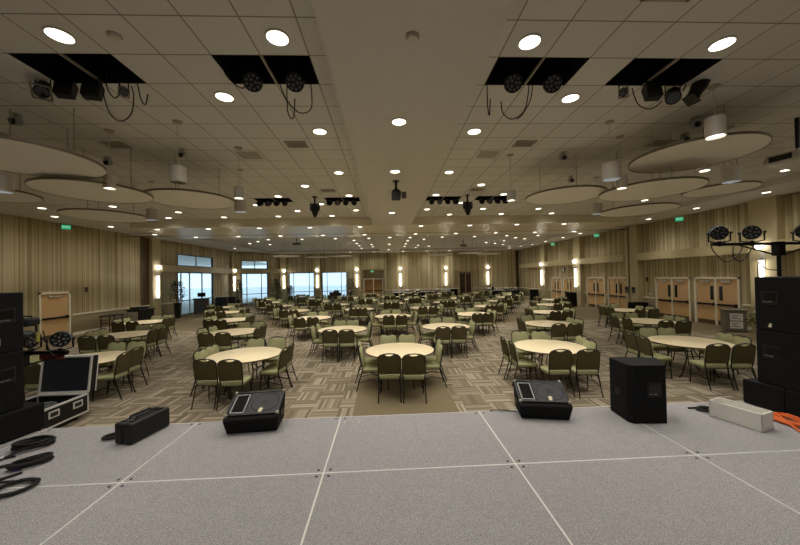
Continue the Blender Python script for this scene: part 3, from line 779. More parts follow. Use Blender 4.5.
# outer right pocket
fresnel((3.55, 4.62, ZT - .09), (-.5, -1.0, -1.0), 'small black spot with square lens frame in right outer pocket', .62)
flood((3.99, 4.65, ZT - .03), -.1, 'black boxy flood light in the right outer pocket')
fresnel((4.31, 4.62, ZT - .08), (-.3, -1.0, -1.1), 'black fresnel stage light without frame in right outer pocket', 1.15, False)
o = empty('profile_spot', (4.66, 4.65, ZT - .03), 0, 'long black cylindrical profile spot tilted in right outer pocket', 'stage light')
T = aim((.12, 0, .02), (-.35, -.1, -.62))
m = MB(); m.lathe([(0, -.13), (.085, -.13), (.1, -.07), (.1, .1), (.085, .13), (.085, .3), (.092, .3), (.092, .34), (.065, .34), (0, .3)], 20, T=T); m.build('barrel', 'blackmetal', o)
m = MB(); m.box((0, 0, .34), (.17, .17, .012), 0, T); m.build('gel_frame', 'blackmetal', o)
m = MB(); m.tube([(-.1, .06, -.06), (-.05, 0, .12), (.1, 0, .12), (.16, .06, -.02)], .01, 6); m.cyl((.03, 0, .12), (.03, 0, .4), .015, n=8); m.build('yoke', 'blackmetal', o)
# loose cables of the pockets
Zc = ZT
def hc(pts, label): cable(pts, .008, 'hanging_cable', label, 'cable', 'rubber', 'loose cables below the ceiling pockets')
hc([(-3.9, 4.6, Zc + .05), (-3.89, 4.65, Zc - .24), (-3.81, 4.65, Zc - .48), (-3.67, 4.65, Zc - .58), (-3.53, 4.65, Zc - .48), (-3.49, 4.65, Zc - .24), (-3.5, 4.62, Zc - .1)], 'long black cable loop hanging below left outer pocket')
hc([(-3.46, 4.6, Zc + .1), (-3.44, 4.65, Zc - .05), (-3.39, 4.65, Zc - .28), (-3.33, 4.65, Zc - .34), (-3.3, 4.65, Zc - .2)], 'short black plug lead at the right end of left outer pocket')
hc([(-3.82, 4.6, Zc + .05), (-3.84, 4.64, Zc - .12), (-3.74, 4.64, Zc - .26), (-3.66, 4.64, Zc - .14), (-3.68, 4.6, Zc + .05)], 'small black cable loop between the flood and square lens spot')
hc([(lx(-3.98), 4.3, Zc + .1), (lx(-3.95), 4.45, Zc - .06), (lx(-3.8), 4.7, Zc - .08), (lx(-3.7), 4.74, Zc + .05)], 'thin black cable drooping at the outer edge of left inner pocket')
hc([(lx(-2.95), 4.7, Zc + .05), (lx(-2.8), 4.74, Zc - .2), (lx(-2.5), 4.76, Zc - .4), (lx(-2.2), 4.74, Zc - .34), (lx(-2.2), 4.72, Zc + .02)], 'long drooping black cable under left inner pocket')
hc([(lx(-2.75), 4.7, Zc + .05), (lx(-2.75), 4.72, Zc - .4), (lx(-2.62), 4.72, Zc - .5), (lx(-2.58), 4.72, Zc - .22)], 'straight black lead with plug under left inner pocket')
hc([(lx(2.05), 4.7, Zc + .05), (lx(2.06), 4.72, Zc - .3), (lx(2.1), 4.72, Zc - .46), (lx(2.13), 4.72, Zc - .22)], 'straight black lead at the spine edge of right inner pocket')
hc([(lx(3.1), 4.7, Zc + .05), (lx(3.0), 4.73, Zc - .35), (lx(2.7), 4.75, Zc - .5), (lx(2.45), 4.74, Zc - .42), (lx(2.4), 4.73, Zc - .24)], 'curved black cable with plug under right inner pocket')
hc([(lx(3.18), 4.7, Zc + .05), (lx(3.15), 4.74, Zc - .2), (lx(2.95), 4.75, Zc - .42), (lx(2.8), 4.75, Zc - .5)], 'second thin black cable under right inner pocket')
hc([(3.72, 4.66, Zc - .08), (3.84, 4.7, Zc - .3), (4.05, 4.72, Zc - .36), (4.22, 4.7, Zc - .25)], 'black cable looping under the flood in right outer pocket')
# far pockets: four short par cans each
for a, b, nm in ((-8, -6, 'outer left'), (-4, -2, 'inner left'), (2, 4, 'inner right'), (5, 7, 'outer right')):
    for k in range(4):
        x = lx(a) + .17 + k * .285; o = empty('par_can', (x, 11.62, ZT - .02), 0, '%s black par can from window side in far %s pocket' % (ORD[k], nm), 'stage light', 'black par cans in the far ceiling pockets')
        T = aim((0, 0, -.12), (.12 * (k - 1.5), -1, -.45))
        m = MB(); m.lathe([(0, -.12), (.06, -.12), (.095, -.04), (.095, .1), (.082, .1), (.07, .04), (0, .03)], 18, T=T); m.build('can', 'blackpaint', o)
        m = MB(); m.lathe([(.07, .045), (0, .06)], 14, T=T); m.build('lens', 'led' if k in (1,) else 'blackmetal', o)
        m = MB(); m.tube([(-.11, 0, -.12), (-.11, 0, .06), (.11, 0, .06), (.11, 0, -.12)], .008, 6); m.cyl((0, 0, .06), (0, 0, .3), .012, n=8); m.build('yoke', 'blackmetal', o)
# moving heads
for x, y, zt, lb, s in ((-2.44, 11.3, ZT, 'black moving head light hanging left of the spine', 1), (2.89, 11.26, ZT, 'black moving head light hanging right of the spine', 1), (.28, 8.25, ZF, 'black speaker shaped light hanging from the spine soffit', .8)):
    o = empty('moving_head', (x, y, zt), 0, lb, 'stage light')
    m = MB(); m.cyl((0, 0, -.26), (0, 0, 0), .03, n=12); m.lathe([(.09, -.02), (.09, 0)], 16); m.build('drop_pole', 'blackmetal', o)
    if s == 1:
        m = MB(); m.lathe([(0, -.72), (.05, -.7), (.11, -.55), (.14, -.44), (.14, -.34), (.09, -.3), (.05, -.26), (0, -.26)], 20); m.build('head', 'blackpaint', o)
        m = MB(); m.box((-.15, 0, -.38), (.03, .1, .2)); m.box((.15, 0, -.38), (.03, .1, .2)); m.box((0, 0, -.27), (.32, .12, .04)); m.build('yoke', 'blackmetal', o)
    else:
        m = MB(); m.prism([[(-.11, -.09, -.48), (.11, -.09, -.48), (.11, .09, -.48), (-.11, .09, -.48)], [(-.12, -.09, -.28), (.12, -.09, -.28), (.12, .09, -.28), (-.12, .09, -.28)], [(-.04, -.04, -.2), (.04, -.04, -.2), (.04, .04, -.2), (-.04, .04, -.2)]]); m.build('head', 'blackpaint', o, .01)
        m = MB(); m.box((.2, .02, -.36), (.12, .08, .16)); m.build('side_box', 'lectern', o, .01)
        m = MB(); m.tube([(-.26, 0, -.46), (-.26, 0, -.28), (.26, 0, -.28)], .01, 6); m.build('bracket', 'whitemetal', o)
# projector hanging at the right
o = empty('projector', (7.75, 5.73, C + 1.94), .25, 'white ceiling projector on a black pole near the right wall', 'projector')
m = MB(); m.prism([[(-.5, -.24, 0), (.5, -.24, 0), (.5, .24, 0), (-.5, .24, 0)], [(-.52, -.26, .06), (.52, -.26, .06), (.52, .26, .06), (-.52, .26, .06)], [(-.48, -.22, .2), (.48, -.22, .2), (.48, .22, .2), (-.48, .22, .2)]]); m.build('body', 'whitemetal', o, .02)
m = MB(); m.box((-.515, .02, .1), (.02, .3, .1)); m.box((-.2, -.25, .1), (.5, .02, .08)); m.build('air_grille', 'ventdark', o)
m = MB(); m.cyl((.0, -.25, .1), (.0, -.32, .1), .09, n=20, T=T3(.3, 0, 0)); m.build('lens', 'screen', o)
m = MB(); m.cyl((0, 0, .2), (0, 0, .89), .035, n=12); m.box((0, 0, .22), (.3, .25, .04)); m.build('pole', 'blackmetal', o)
# dark ceiling projector of the far hall
for x, y, lb in ((-6.0, 22.0, 'small dark projector hanging beyond the cross beam on window side'), (6.0, 25.0, 'small dark projector hanging beyond the cross beam on door side')):
    o = empty('far_projector', (x, y, ZT - .55), 0, lb, 'projector')
    m = MB(); m.box((0, 0, .06), (.45, .35, .13)); m.build('body', 'lectern', o, .01)
    m = MB(); m.cyl((0, 0, .12), (0, 0, .55), .025, n=8); m.build('pole', 'blackmetal', o)

# ------------------------------------------------------------------ stage platform
PSI = .0058; SW, SD = 1.807, 1.206
SX0, SY0 = -2.426, 3.036
def sp_(u, v): return (SX0 + math.cos(PSI) * u - math.sin(PSI) * v, SY0 + math.sin(PSI) * u + math.cos(PSI) * v)
dk = empty('stage_platform', (0, 0, 0), PSI, 'grey carpeted stage deck panel', 'stage platform', 'grey stage platforms')
m = MB(); m.span(.007, SW - .007, .007, SD - .007, ZS - .06, ZS); m.build('carpet_top', 'stage', dk)
m = MB(); e_ = .0075
m.span(0.001, e_, 0, SD, ZS - .1, ZS + .0015); m.span(SW - e_, SW - .001, 0, SD, ZS - .1, ZS + .0015); m.span(0, SW, 0.001, e_, ZS - .1, ZS + .0015); m.span(0, SW, SD - e_, SD - .001, ZS - .1, ZS + .0015)
m.build('edge_trim', 'alu', dk)
for cx_, cy_ in ((.055, .05), (SW - .055, .05), (.055, SD - .05), (SW - .055, SD - .05)):
    m = MB(); m.lathe([(.014, .0), (.014, .002), (0, .002)], 10, T=T3(cx_, cy_, ZS)); m.build('lock_hole', 'ink', dk)
for cx_, cy_ in ((.1, .1), (SW - .1, .1), (.1, SD - .1), (SW - .1, SD - .1)):
    m = MB(); m.cyl((cx_, cy_, 0), (cx_, cy_, ZS - .06), .025, n=10); m.build('leg', 'blackmetal', dk)
m = MB(); m.span(0, SW, SD - .03, SD - .012, .0, ZS - .1); m.build('skirt', 'skirt', dk)
proto(dk); first = [dk]
for r_, rn in ((0, 'front'), (-1, 'second'), (-2, 'third')):
    for k in range(-2, 5):
        lab = 'grey carpeted stage platform, %s from the window side in the %s row' % (ORD[k + 2], rn)
        x_, y_ = sp_(k * SW, r_ * SD)
        o = first.pop() if first else dup(dk)
        o.location = (x_, y_, 0); o['label'] = lab
# chalk squiggles at the stage edge
z_ = ZS + .003
m = MB(); m.tube([(-.57, 4.05, z_), (-.55, 4.11, z_), (-.51, 4.12, z_), (-.49, 4.09, z_), (-.53, 4.075, z_)], .006, 5); m.build('chalk_mark', 'lino')
tag(bpy.data.objects['chalk_mark'], 'white curled chalk squiggle on stage edge beside the panel seam', 'chalk mark')
m = MB(); m.tube([(-.43, 4.11, z_), (-.41, 4.13, z_), (-.39, 4.11, z_), (-.36, 4.03, z_)], .006, 5)
tag(m.build('chalk_mark', 'lino'), 'white hooked chalk stroke on stage edge farther from the seam', 'chalk mark')

# ------------------------------------------------------------------ floor wedges
def wedge(loc, rz, w, label, handed=1):
    o = empty('stage_monitor', loc, rz, label, 'stage monitor', 'black floor wedge monitors')
    d, hf, hb = .40, .175, .345
    prof = [(0, 0), (-.05, hf), (-.005, hf + .03), (d - .02, hb), (d + .02, hb - .05), (d, 0)]
    def loop(x, k): return [(x * k_, y, z) for (y, z), k_ in zip(prof, (.94, 1.04, 1.04, 1.0, 1.0, .94))]
    m = MB(); m.prism([loop(-w / 2, 1), loop(w / 2, 1)]); cab = m.build('cabinet', 'blackbox', o, .012)
    # baffle frame : local u along x, v up the slope
    p0 = Vector((0, -.005, hf + .03)); p1 = Vector((0, d - .02, hb)); v = (p1 - p0); L = v.length; v.normalize(); n = Vector((1, 0, 0)).cross(v)
    B = Matrix.Identity(4)
    for i in range(3): B[i][0], B[i][1], B[i][2], B[i][3] = (1, 0, 0)[i], v[i], n[i], p0[i]
    m = MB(); q = .022
    m.span(-w / 2, w / 2, 0, q, 0, .018, 0, B); m.span(-w / 2, w / 2, L - q, L, 0, .018, 0, B); m.span(-w / 2, -w / 2 + q, 0, L, 0, .018, 0, B); m.span(w / 2 - q, w / 2, 0, L, 0, .018, 0, B)
    m.build('baffle_rim', 'blackpaint', o)
    m = MB(); m.span(-w * .14, w / 2 - q, q, L - q, .0, .012, 0, B); m.build('grille', 'grille', o)
    m = MB(); m.lathe([(.15, .012), (.158, .016), (.166, .012)], 36, T=B @ T3(w * .18, L * .5, 0)); m.lathe([(0, .015), (.05, .013)], 24, T=B @ T3(w * .18, L * .5, 0)); m.build('woofer', 'blackmetal', o)
    x0, x1, y0, y1 = -w * .44, -w * .17, .04, L - .05; q2 = .012
    m = MB(); m.span(x0, x1, y0, y0 + q2, 0, .016, 0, B); m.span(x0, x1, y1 - q2, y1, 0, .016, 0, B); m.span(x0, x0 + q2, y0, y1, 0, .016, 0, B); m.span(x1 - q2, x1, y0, y1, 0, .016, 0, B); m.build('horn_rim', 'greyrim', o)
    m = MB(); xm, ym = (x0 + x1) / 2, (y0 + y1) / 2; a_, b_ = (x1 - x0) / 2 - q2, (y1 - y0) / 2 - q2
    outer = [(xm - a_, ym - b_, .004), (xm + a_, ym - b_, .004), (xm + a_, ym + b_, .004), (xm - a_, ym + b_, .004)]
    inner = [(xm - a_ * .25, ym - b_ * .4, .001), (xm + a_ * .25, ym - b_ * .4, .001), (xm + a_ * .25, ym + b_ * .4, .001), (xm - a_ * .25, ym + b_ * .4, .001)]
    m.add(outer + inner, [(0, 1, 5, 4), (1, 2, 6, 5), (2, 3, 7, 6), (3, 0, 4, 7), (4, 5, 6, 7)], 0, B); m.build('horn', 'screen', o)
    m = MB(); m.lathe([(0, .018), (.022, .017), (.024, .012)], 16, T=B @ T3(w * .14, .085, 0)); m.span(w * .1, w * .165, .035, .07, .012, .017, 0, B); m.build('sticker', 'sticker', o)
    for sx in (-1, 1):
        for yy in (.0, L):
            m = MB(); m.lathe([(0, .03), (.015, .026), (.022, .012), (.022, 0)], 10, T=B @ T3(sx * (w / 2 - .012), min(max(yy, .012), L - .012), 0)); m.build('corner_cap', 'vent', o)
        m = MB(); m.box((sx * (w / 2 + .001), .2, .15), (.012, .15, .07)); m.build('side_handle', 'blackmetal', o)
wedge((-1.62, 3.905, ZS), .095, .60, 'black floor wedge monitor in front of the left front table')
wedge((1.925, 3.955, ZS), -.19, .60, 'black floor wedge monitor left of the upright black speaker')
cable([(1.66, 4.2, ZS + .01), (1.5, 4.24, ZS + .012), (1.36, 4.235, ZS + .02), (1.33, 4.262, ZS - .02), (1.33, 4.262, ZS - .2)], .006, 'monitor_cable', 'thin dark cable running off the stage beside the right wedge')

# speaker cabinet with recessed handle plate
def handle_plate(o, T, mark=True):
    m = MB(); m.span(-.085, .085, -.085, .085, -.004, .004, 0, T); h_ = m.build('handle_plate', 'blackpaint', o, .003)
    m = MB(); m.span(-.065, .065, -.03, .065, .0, .006, 0, T); m.build('handle_recess', 'screen', h_)
    if mark:
        m = MB()
        for k, w in enumerate((.014, .01, .018, .012)): m.span(-.06 + k * .024, -.06 + k * .024 + w, -.055, -.045, .004, .007, 0, T)
        m.build('maker_mark', 'greyrim', h_)
def vplane(origin, u, up=(0, 0, 1)):
    u = Vector(u).normalized(); v = Vector(up); n = u.cross(v)
    B = Matrix.Identity(4)
    for i in range(3): B[i][0], B[i][1], B[i][2], B[i][3] = u[i], v[i], n[i], origin[i]
    return B
# upright speaker on the stage
o = empty('speaker_cabinet', (0, 0, ZS), 0, 'upright black speaker cabinet standing alone right of the wedges', 'speaker')
P = [(2.895, 4.13), (2.862, 3.76), (3.0, 3.735), (3.275, 3.72), (3.45, 4.05), (3.0, 4.2)]
P = [(2.89, 4.15), (2.86, 3.80), (2.90, 3.745), (3.28, 3.72), (3.46, 4.06), (2.97, 4.17)]
m = MB(); m.prism([[(x, y, 0) for x, y in P], [(x, y, .69) for x, y in P]]); m.build('cabinet', 'blackbox', o, .01)
u = Vector((3.28 - 2.90, 3.72 - 3.745, 0)).normalized()
handle_plate(o, vplane((3.14, 3.727, .40), u))
u2 = Vector((2.86 - 2.89, 3.80 - 4.15, 0)).normalized()
m = MB(); B = vplane((2.877, 3.98, .31), u2); m.span(-.05, .05, -.05, .05, -.003, .004, 0, B); m.lathe([(.012, .008), (.016, .004)], 12, T=B @ T3(0, .01, 0)); m.build('jack_plate', 'blackmetal', o)
m = MB(); m.span(2.93, 3.24, 3.73, 3.731, .06, .061); 

# ------------------------------------------------------------------ PA stacks
def pa(side, xs, rot, subx):
    nm = 'right' if side > 0 else 'left'
    # subs: long black boxes whose inner side faces the stage centre
    for k in range(2):
        o = empty('subwoofer', (subx[0] + .43 * k * math.sin(rot), 4.23 - k * .43 * math.cos(rot), ZS), rot, '%s black subwoofer under the %s speaker stack' % (['audience side', 'stage side'][k], 'door side' if side > 0 else 'window side'), 'subwoofer', 'black subwoofers under the speaker stacks')
        m = MB(); m.span(0, side * 1.05, -.425, 0, .012, .325); m.build('cabinet', 'blackbox', o, .012)
        m = MB(); m.span(side * .03, side * 1.02, -.002, .008, .03, .3); m.build('front_grille', 'grille', o)
        for sx in (.06, .98):
            for yy in (-.06, -.36):
                m = MB(); m.cyl((side * sx, yy, 0), (side * sx, yy, .014), .02, n=10); m.build('foot', 'rubber', o)
    for k in range(2):
        o = empty('speaker_cabinet', (xs, 4.1, ZS + .326 + k * .69), 0, '%s black speaker cabinet of the %s stack' % (['lower', 'upper'][k], 'door side' if side > 0 else 'window side'), 'speaker', 'black main speaker cabinets')
        m = MB(); m.prism([[(0, 0, z), (side * .7, 0, z), (side * .52, -.68, z), (side * .04, -.68, z)][::side] for z in (.001, .688)]); m.build('cabinet', 'blackbox', o, .012)
        m = MB(); m.span(side * .02, side * .68, -.002, .01, .02, .67); m.build('front_grille', 'grille', o)
        if side > 0:
            B = vplane((.009, -.16, .42), (.06, -1, 0))
            handle_plate(o, B)
            if k: 
                m = MB(); m.add([(-.02, -.37, .0065), (.015, -.375, .0065), (.022, -.33, .0065), (.004, -.315, .0065), (-.012, -.345, .0065)], [(0, 1, 2, 3, 4)], 0, B); m.build('torn_label', 'sticker', o)
        else:
            B = vplane((-.009, -.17, .42), (.06, 1, 0)); handle_plate(o, B)
            if k:
                m = MB(); m.span(-.1, -.06, -.33, -.25, 0, .004, 0, B); m.build('torn_label', 'vent', o)
pa(1, 4.86, .13, (4.80, 0))
pa(-1, -4.385, -.2, (-4.28, 0))

# white trough box on the stage
o = empty('white_trough', (4.035, 3.655, ZS), math.atan2(.45, -.15), 'long open white box lying beside the right speaker stack', 'box')
m = MB(); L2, W2_ = .237, .115; th = .012; H = .197
m.span(-L2, L2, -W2_ * 2, 0, 0, th); m.build('bottom_panel', 'white', o)
m = MB(); m.span(-L2, L2, -th, 0, 0, H); m.span(-L2, L2, -2 * W2_, -2 * W2_ + th, 0, H); m.build('side_panel', 'white', o)
m = MB(); m.span(-L2, -L2 + th, -2 * W2_, 0, 0, H); m.span(L2 - th, L2, -2 * W2_, 0, 0, H); m.build('end_panel', 'white', o)
# cables on the right
def coil(cx, cy_, r, turns, rr, name, label, mat='rubber', squash=1, ang=0, zoff=0, tail=None, seed=1):
    rd = random.Random(seed); pts = []
    for k in range(turns * 14 + 1):
        a = 2 * PI * k / 14; j = r * (1 + .10 * math.sin(k * .37 + seed) + rd.uniform(-.03, .03))
        x, y = j * math.cos(a), j * squash * math.sin(a)
        pts.append((cx + x * math.cos(ang) - y * math.sin(ang), cy_ + x * math.sin(ang) + y * math.cos(ang), ZS + rr + zoff + (k / 14) * rr * .55 + rr * .4 * (1 + math.sin(k * 1.1 + seed))))
    if tail: pts += [(x, y, ZS + rr) for x, y in tail]
    return tag(MB().tube(pts, rr, 6).build(name, mat), label, 'cable')
coil(4.66, 3.62, .14, 7, .011, 'orange_cable_coil', 'bright orange extension cable coiled beside the white trough', 'orange', .75, 1.4, 0, [(4.5, 3.4), (4.42, 3.15)], 3)
coil(4.03, 4.02, .075, 4, .011, 'cable_coil', 'small dark cable loop on stage left of the white trough', 'rubber', .8, .3, 0, [(3.9, 4.1)], 5)
# cables on the left
coil(-3.93, 3.77, .155, 9, .012, 'cable_coil', 'thick black cable coil next to the left subwoofers', 'rubber', .62, .35, 0, [(-3.98, 3.5), (-4.15, 3.36), (-4.3, 3.3)], 7)
coil(-3.58, 3.40, .14, 7, .011, 'cable_coil', 'middle black cable coil with a blue tape band', 'rubber', .6, .75, 0, [(-3.85, 3.35), (-4.0, 3.2)], 9)
coil(-3.30, 2.99, .15, 3, .011, 'cable_coil', 'loose black cable coil nearest the camera on the left', 'rubber', .75, .6, 0, [(-3.6, 3.1), (-3.5, 3.25), (-3.75, 3.0)], 11)
m = MB(); m.cyl((-3.62, 3.30, ZS + .022), (-3.575, 3.31, ZS + .022), .022, n=10); tag(m.build('tape_band', 'blue'), 'blue tape band wrapped on the middle cable coil', 'tape')
cable([(-4.2, 3.35, ZS + .012), (-4.02, 3.5, ZS + .012), (-3.9, 3.56, ZS + .012)], .011, 'cable_end', 'white tipped cable end lying between the left coils')
m = MB(); m.cyl((-4.0, 3.5, ZS + .024), (-3.97, 3.52, ZS + .024), .013, n=8); tag(m.build('cable_tip', 'white'), 'white plug tip on the cable between the left coils', 'plug')
# soft case
o = empty('equipment_case', (-2.9, 3.97, ZS), math.atan2(.345, .075), 'black hard carry case with two handles standing on the stage', 'case')
m = MB(); m.span(-.25, .25, .006, .112, .005, .235); m.build('case_half', 'blackpaint', o, .02)
m = MB(); m.span(-.25, .25, -.112, -.006, .005, .235); m.build('case_half', 'blackpaint', o, .02)
m = MB(); m.span(-.24, .24, -.008, .008, .02, .222); m.build('hinge_seam', 'rubber', o)
for s in (-1, 1):
    m = MB(); m.tube([(-.13, s * .045, .232), (-.12, s * .045, .262), (.12, s * .045, .262), (.13, s * .045, .232)], .011, 8); m.build('handle', 'rubber', o)
    m = MB(); m.span(.16, .2, s * .05 - .02, s * .05 + .02, .23, .245); m.span(-.2, -.16, s * .05 - .02, s * .05 + .02, .23, .245); m.build('latch', 'blackmetal', o)
coil(-3.18, 3.93, .11, 3, .012, 'cable_coil', 'dark cable loop lying behind the black carry case', 'rubber', .6, .7, 0, None, 13)

# ------------------------------------------------------------------ road case on the hall floor
o = empty('road_case', (-5.33, 5.2, 0), 0, 'open black flight case with aluminium edges below the stage', 'road case')
W, D, z0, z1 = .86, .80, .1, .40; a = .028
m = MB(); th = .012
m.span(-W, 0, 0, D, z0, z0 + th); m.span(-W, 0, 0, th, z0, z1); m.span(-W, 0, D - th, D, z0, z1); m.span(-W, -W + th, 0, D, z0, z1); m.span(-th, 0, 0, D, z0, z1); m.build('body', 'blackpaint', o)
m = MB()
for x in (-W, 0): 
    for y in (0, D): m.box((x + (a / 2 - .003) * (1 if x < 0 else -1), y + (a / 2 - .003) * (1 if y == 0 else -1), (z0 + z1) / 2), (a, a, z1 - z0 + .008))
for z in (z0, z1):
    for y in (0, D): m.box((-W / 2, y + (.011 if y == 0 else -.011), z), (W, a, a))
    for x in (-W, 0): m.box((x + (.011 if x < 0 else -.011), D / 2, z), (a, D, a))
m.build('edge_trim', 'alu', o)
for y in (.2, .6):
    m = MB(); m.box((.004, y, z1 - .11), (.01, .17, .11)); l_ = m.build('latch_plate', 'alu', o)
    m = MB(); m.box((.008, y, z1 - .11), (.01, .12, .065)); m.build('latch_dish', 'ink', l_)
lid = MB(); LH = .66
lid.span(-W, 0, D - .02, D + .1, z1 + .02, z1 + LH); 
lo = MB(); q = .012
lo.span(-W, 0, D + .13, D + .142, z1 + .02, z1 + LH); lo.span(-W, 0, D + .0, D + .142, z1 + .02, z1 + .03); lo.span(-W, 0, D, D + .142, z1 + LH - q, z1 + LH); lo.span(-W, -W + q, D, D + .142, z1 + .02, z1 + LH); lo.span(-q, 0, D, D + .142, z1 + .02, z1 + LH)
tl = T3(0, D, z1) @ Matrix.Rotation(-.12, 4, 'X') @ T3(0, -D, -z1)
mm = MB(); mm.add(lo.v, lo.f, 0, tl); lid_o = mm.build('lid', 'blackpaint', o)
m = MB()
for x in (-W + .011, -.011): m.span(x - a / 2, x + a / 2, D - .004, D + .02, z1 + .02, z1 + LH, 0, tl); m.span(x - a / 2, x + a / 2, D + .125, D + .147, z1 + .02, z1 + LH, 0, tl)
for z in (z1 + .034, z1 + LH - .012): m.span(-W, 0, D - .004, D + .02, z - a / 2, z + a / 2, 0, tl)
m.span(-W, 0, D, D + .145, z1 + LH - .006, z1 + LH + .003, 0, tl)
m.build('lid_edge', 'alu', lid_o)
m = MB(); m.span(-W + .03, -.03, D + .012, D + .12, z1 + .05, z1 + LH - .03, 0, tl); m.build('lid_foam', 'foam', lid_o)
m = MB(); m.span(-W + .02, -.02, .02, D - .02, z0 + .014, z0 + .16); m.build('foam_lining', 'foam', o)
for x in (-.12, -W + .12):
    for y in (.12, D - .12):
        m = MB(); m.cyl((x - .018, y, .045), (x + .018, y, .045), .044, n=14); m.box((x, y, .085), (.06, .08, .02)); m.build('caster', 'rubber', o)
coil2 = MB(); pts = []
for k in range(60): pts.append((-5.72 + .14 * math.cos(k * .6) * (1 + .2 * math.sin(k * .21)), 5.62 + .15 * math.sin(k * .6) * (1 + .2 * math.cos(k * .3)), .3 + .0009 * k + .01 * math.sin(k)))
tag(coil2.tube(pts, .01, 6).build('cable_bundle', 'led'), 'grey cable bundle lying inside the open flight case', 'cable')
m = MB(); m.box((-6.0, 5.6, .28), (.2, .1, .03)); tag(m.build('paper_label', 'paper'), 'small white card lying inside the open flight case', 'card')

# ------------------------------------------------------------------ T-bar light stands
def tbar(loc, zbar, x0, x1, label, tilt=0):
    o = empty('light_stand', loc, 0, label, 'light stand')
    m = MB(); m.cyl((0, 0, .25), (0, 0, zbar - .55), .03, n=14); m.cyl((0, 0, zbar - .6), (0, 0, zbar - .02), .024, n=14); m.build('pole', 'blackmetal', o)
    m = MB(); m.box((0, 0, zbar - .1), (.1, .1, .16)); m.box((0, 0, zbar), (.14, .07, .06)); m.build('head_clamp', 'blackmetal', o)
    m = MB(); m.span(x0, x1, -.02, .02, zbar - .02, zbar + .02); m.build('cross_bar', 'blackmetal', o)
    for s in (-1, 1):
        m = MB(); m.cyl((s * .05, 0, zbar - .17), (s * .6, 0, zbar - .02), .012, n=8); m.build('brace', 'blackmetal', o)
    for k in range(3):
        a = PI / 2 + k * 2 * PI / 3
        m = MB(); m.cyl((.03 * math.cos(a), .03 * math.sin(a), .5), (.62 * math.cos(a), .62 * math.sin(a), .02), .014, n=8); m.lathe([(.02, 0), (.022, .04), (0, .05)], 8, T=T3(.62 * math.cos(a), .62 * math.sin(a), 0)); m.build('leg', 'blackmetal', o)
    return o
def par_on_bar(x, y, zbar, to, label, r=.102, blur=0):
    o = empty('par_light', (x, y, zbar + .021), 0, label, 'stage light', 'round led pars on the light stands')
    c = Vector((0, 0, .15)); T = aim(c, Vector(to)); par_head(o, T, r, .17, 11)
    d = Vector((to[1], -to[0], 0)).normalized() if abs(to[0]) + abs(to[1]) > .01 else Vector((1, 0, 0))
    P = [c + d * (r + .022), Vector((d.x * (r + .022), d.y * (r + .022), .03)), Vector((d.x * .05, d.y * .05, .01)), -Vector((d.x * .05, d.y * .05, -.01)), Vector((-d.x * (r + .022), -d.y * (r + .022), .03)), c - d * (r + .022)]
    m = MB(); m.tube(P, .011, 6); m.build('yoke', 'blackmetal', o)
    m = MB(); m.cyl((0, 0, -.05), (0, 0, .03), .022, n=10); m.build('clamp', 'blackmetal', o)
    for s in (-1, 1):
        m = MB(); m.cyl(tuple(c + d * s * (r + .012)), tuple(c + d * s * (r + .045)), .016, n=10); m.build('knob', 'rubber', o)
    return o
ZR = C + .385
tbar((5.88, 4.62, 0), ZR, -1.02, .9, 'black T-bar lighting stand behind the right speaker stack')
par_on_bar(4.79 + .17, 4.62, ZR, (-.55, -1, -.25), 'led par on the inner end of the right light stand')
par_on_bar(5.27 + .2, 4.62, ZR, (-1.0, -1, -.1), 'led par turned sideways beside the right stand pole')
par_on_bar(6.32, 4.62, ZR, (-.9, -1, -.15), 'led par beyond the pole of the right light stand')
def bc(pts, lb): cable(pts, .007, 'light_cable', lb, 'cable', 'rubber', 'power leads on the light stands')
bc([(4.8, 4.6, ZR + .05), (4.82, 4.58, ZR - .1), (5.0, 4.57, ZR - .26), (5.2, 4.58, ZR - .16), (5.3, 4.6, ZR - .03)], 'black lead drooping below inner end of right light bar')
bc([(5.15, 4.6, ZR - .03), (5.12, 4.57, ZR - .2), (5.25, 4.57, ZR - .25), (5.45, 4.58, ZR - .02)], 'black lead looped under the sideways right par')
bc([(5.86, 4.56, ZR - .4), (5.6, 4.55, ZR - .38), (5.48, 4.55, ZR - .28), (5.47, 4.56, ZR - .5)], 'black lead dangling off the right stand pole')
ZL = C - .93
tbar((-4.95, 4.6, 0), ZL, -.55, .6, 'black T-bar lighting stand behind the left speaker stack')
par_on_bar(-4.45, 4.6, ZL, (.75, -1, .12), 'led par on the inner end of the left light stand')
par_on_bar(-4.84, 4.62, ZL, (1, .1, -.1), 'led par turned away with yellow tape on the left stand', .11)
m = MB(); m.box((-4.69, 4.55, ZL + .22), (.018, .04, .13)); tag(m.build('yellow_tag', 'yellow'), 'yellow tape flag stuck to the left stand light', 'tape')
m = MB(); m.box((0, 0, .07), (.16, .2, .12)); o = empty('black_case', (-5.04, 4.76, ZL + .33), 0, 'black padded bag hung above the left stand lights', 'bag'); m.build('bag_body', 'rubber', o, .03)
m = MB(); m.tube([(-.06, 0, .12), (-.05, 0, .15), (.05, 0, .15), (.06, 0, .12)], .01, 6); m.tube([(0, .1, .05), (0, .12, -.2), (0, .0, -.33)], .012, 6); m.build('strap', 'rubber', o)
bc([(-4.62, 4.55, ZL + .3), (-4.56, 4.52, ZL + .18), (-4.5, 4.52, ZL + .02), (-4.45, 4.53, ZL - .03)], 'black lead hanging between the two left stand lights')
o = empty('red_folder', (-4.5, 4.6, ZL - .097), 0, 'red sheet hanging under the left light bar', 'folder')
m = MB(); m.span(-.22, .1, -.004, .004, .0, .075); m.build('sheet', 'red', o)

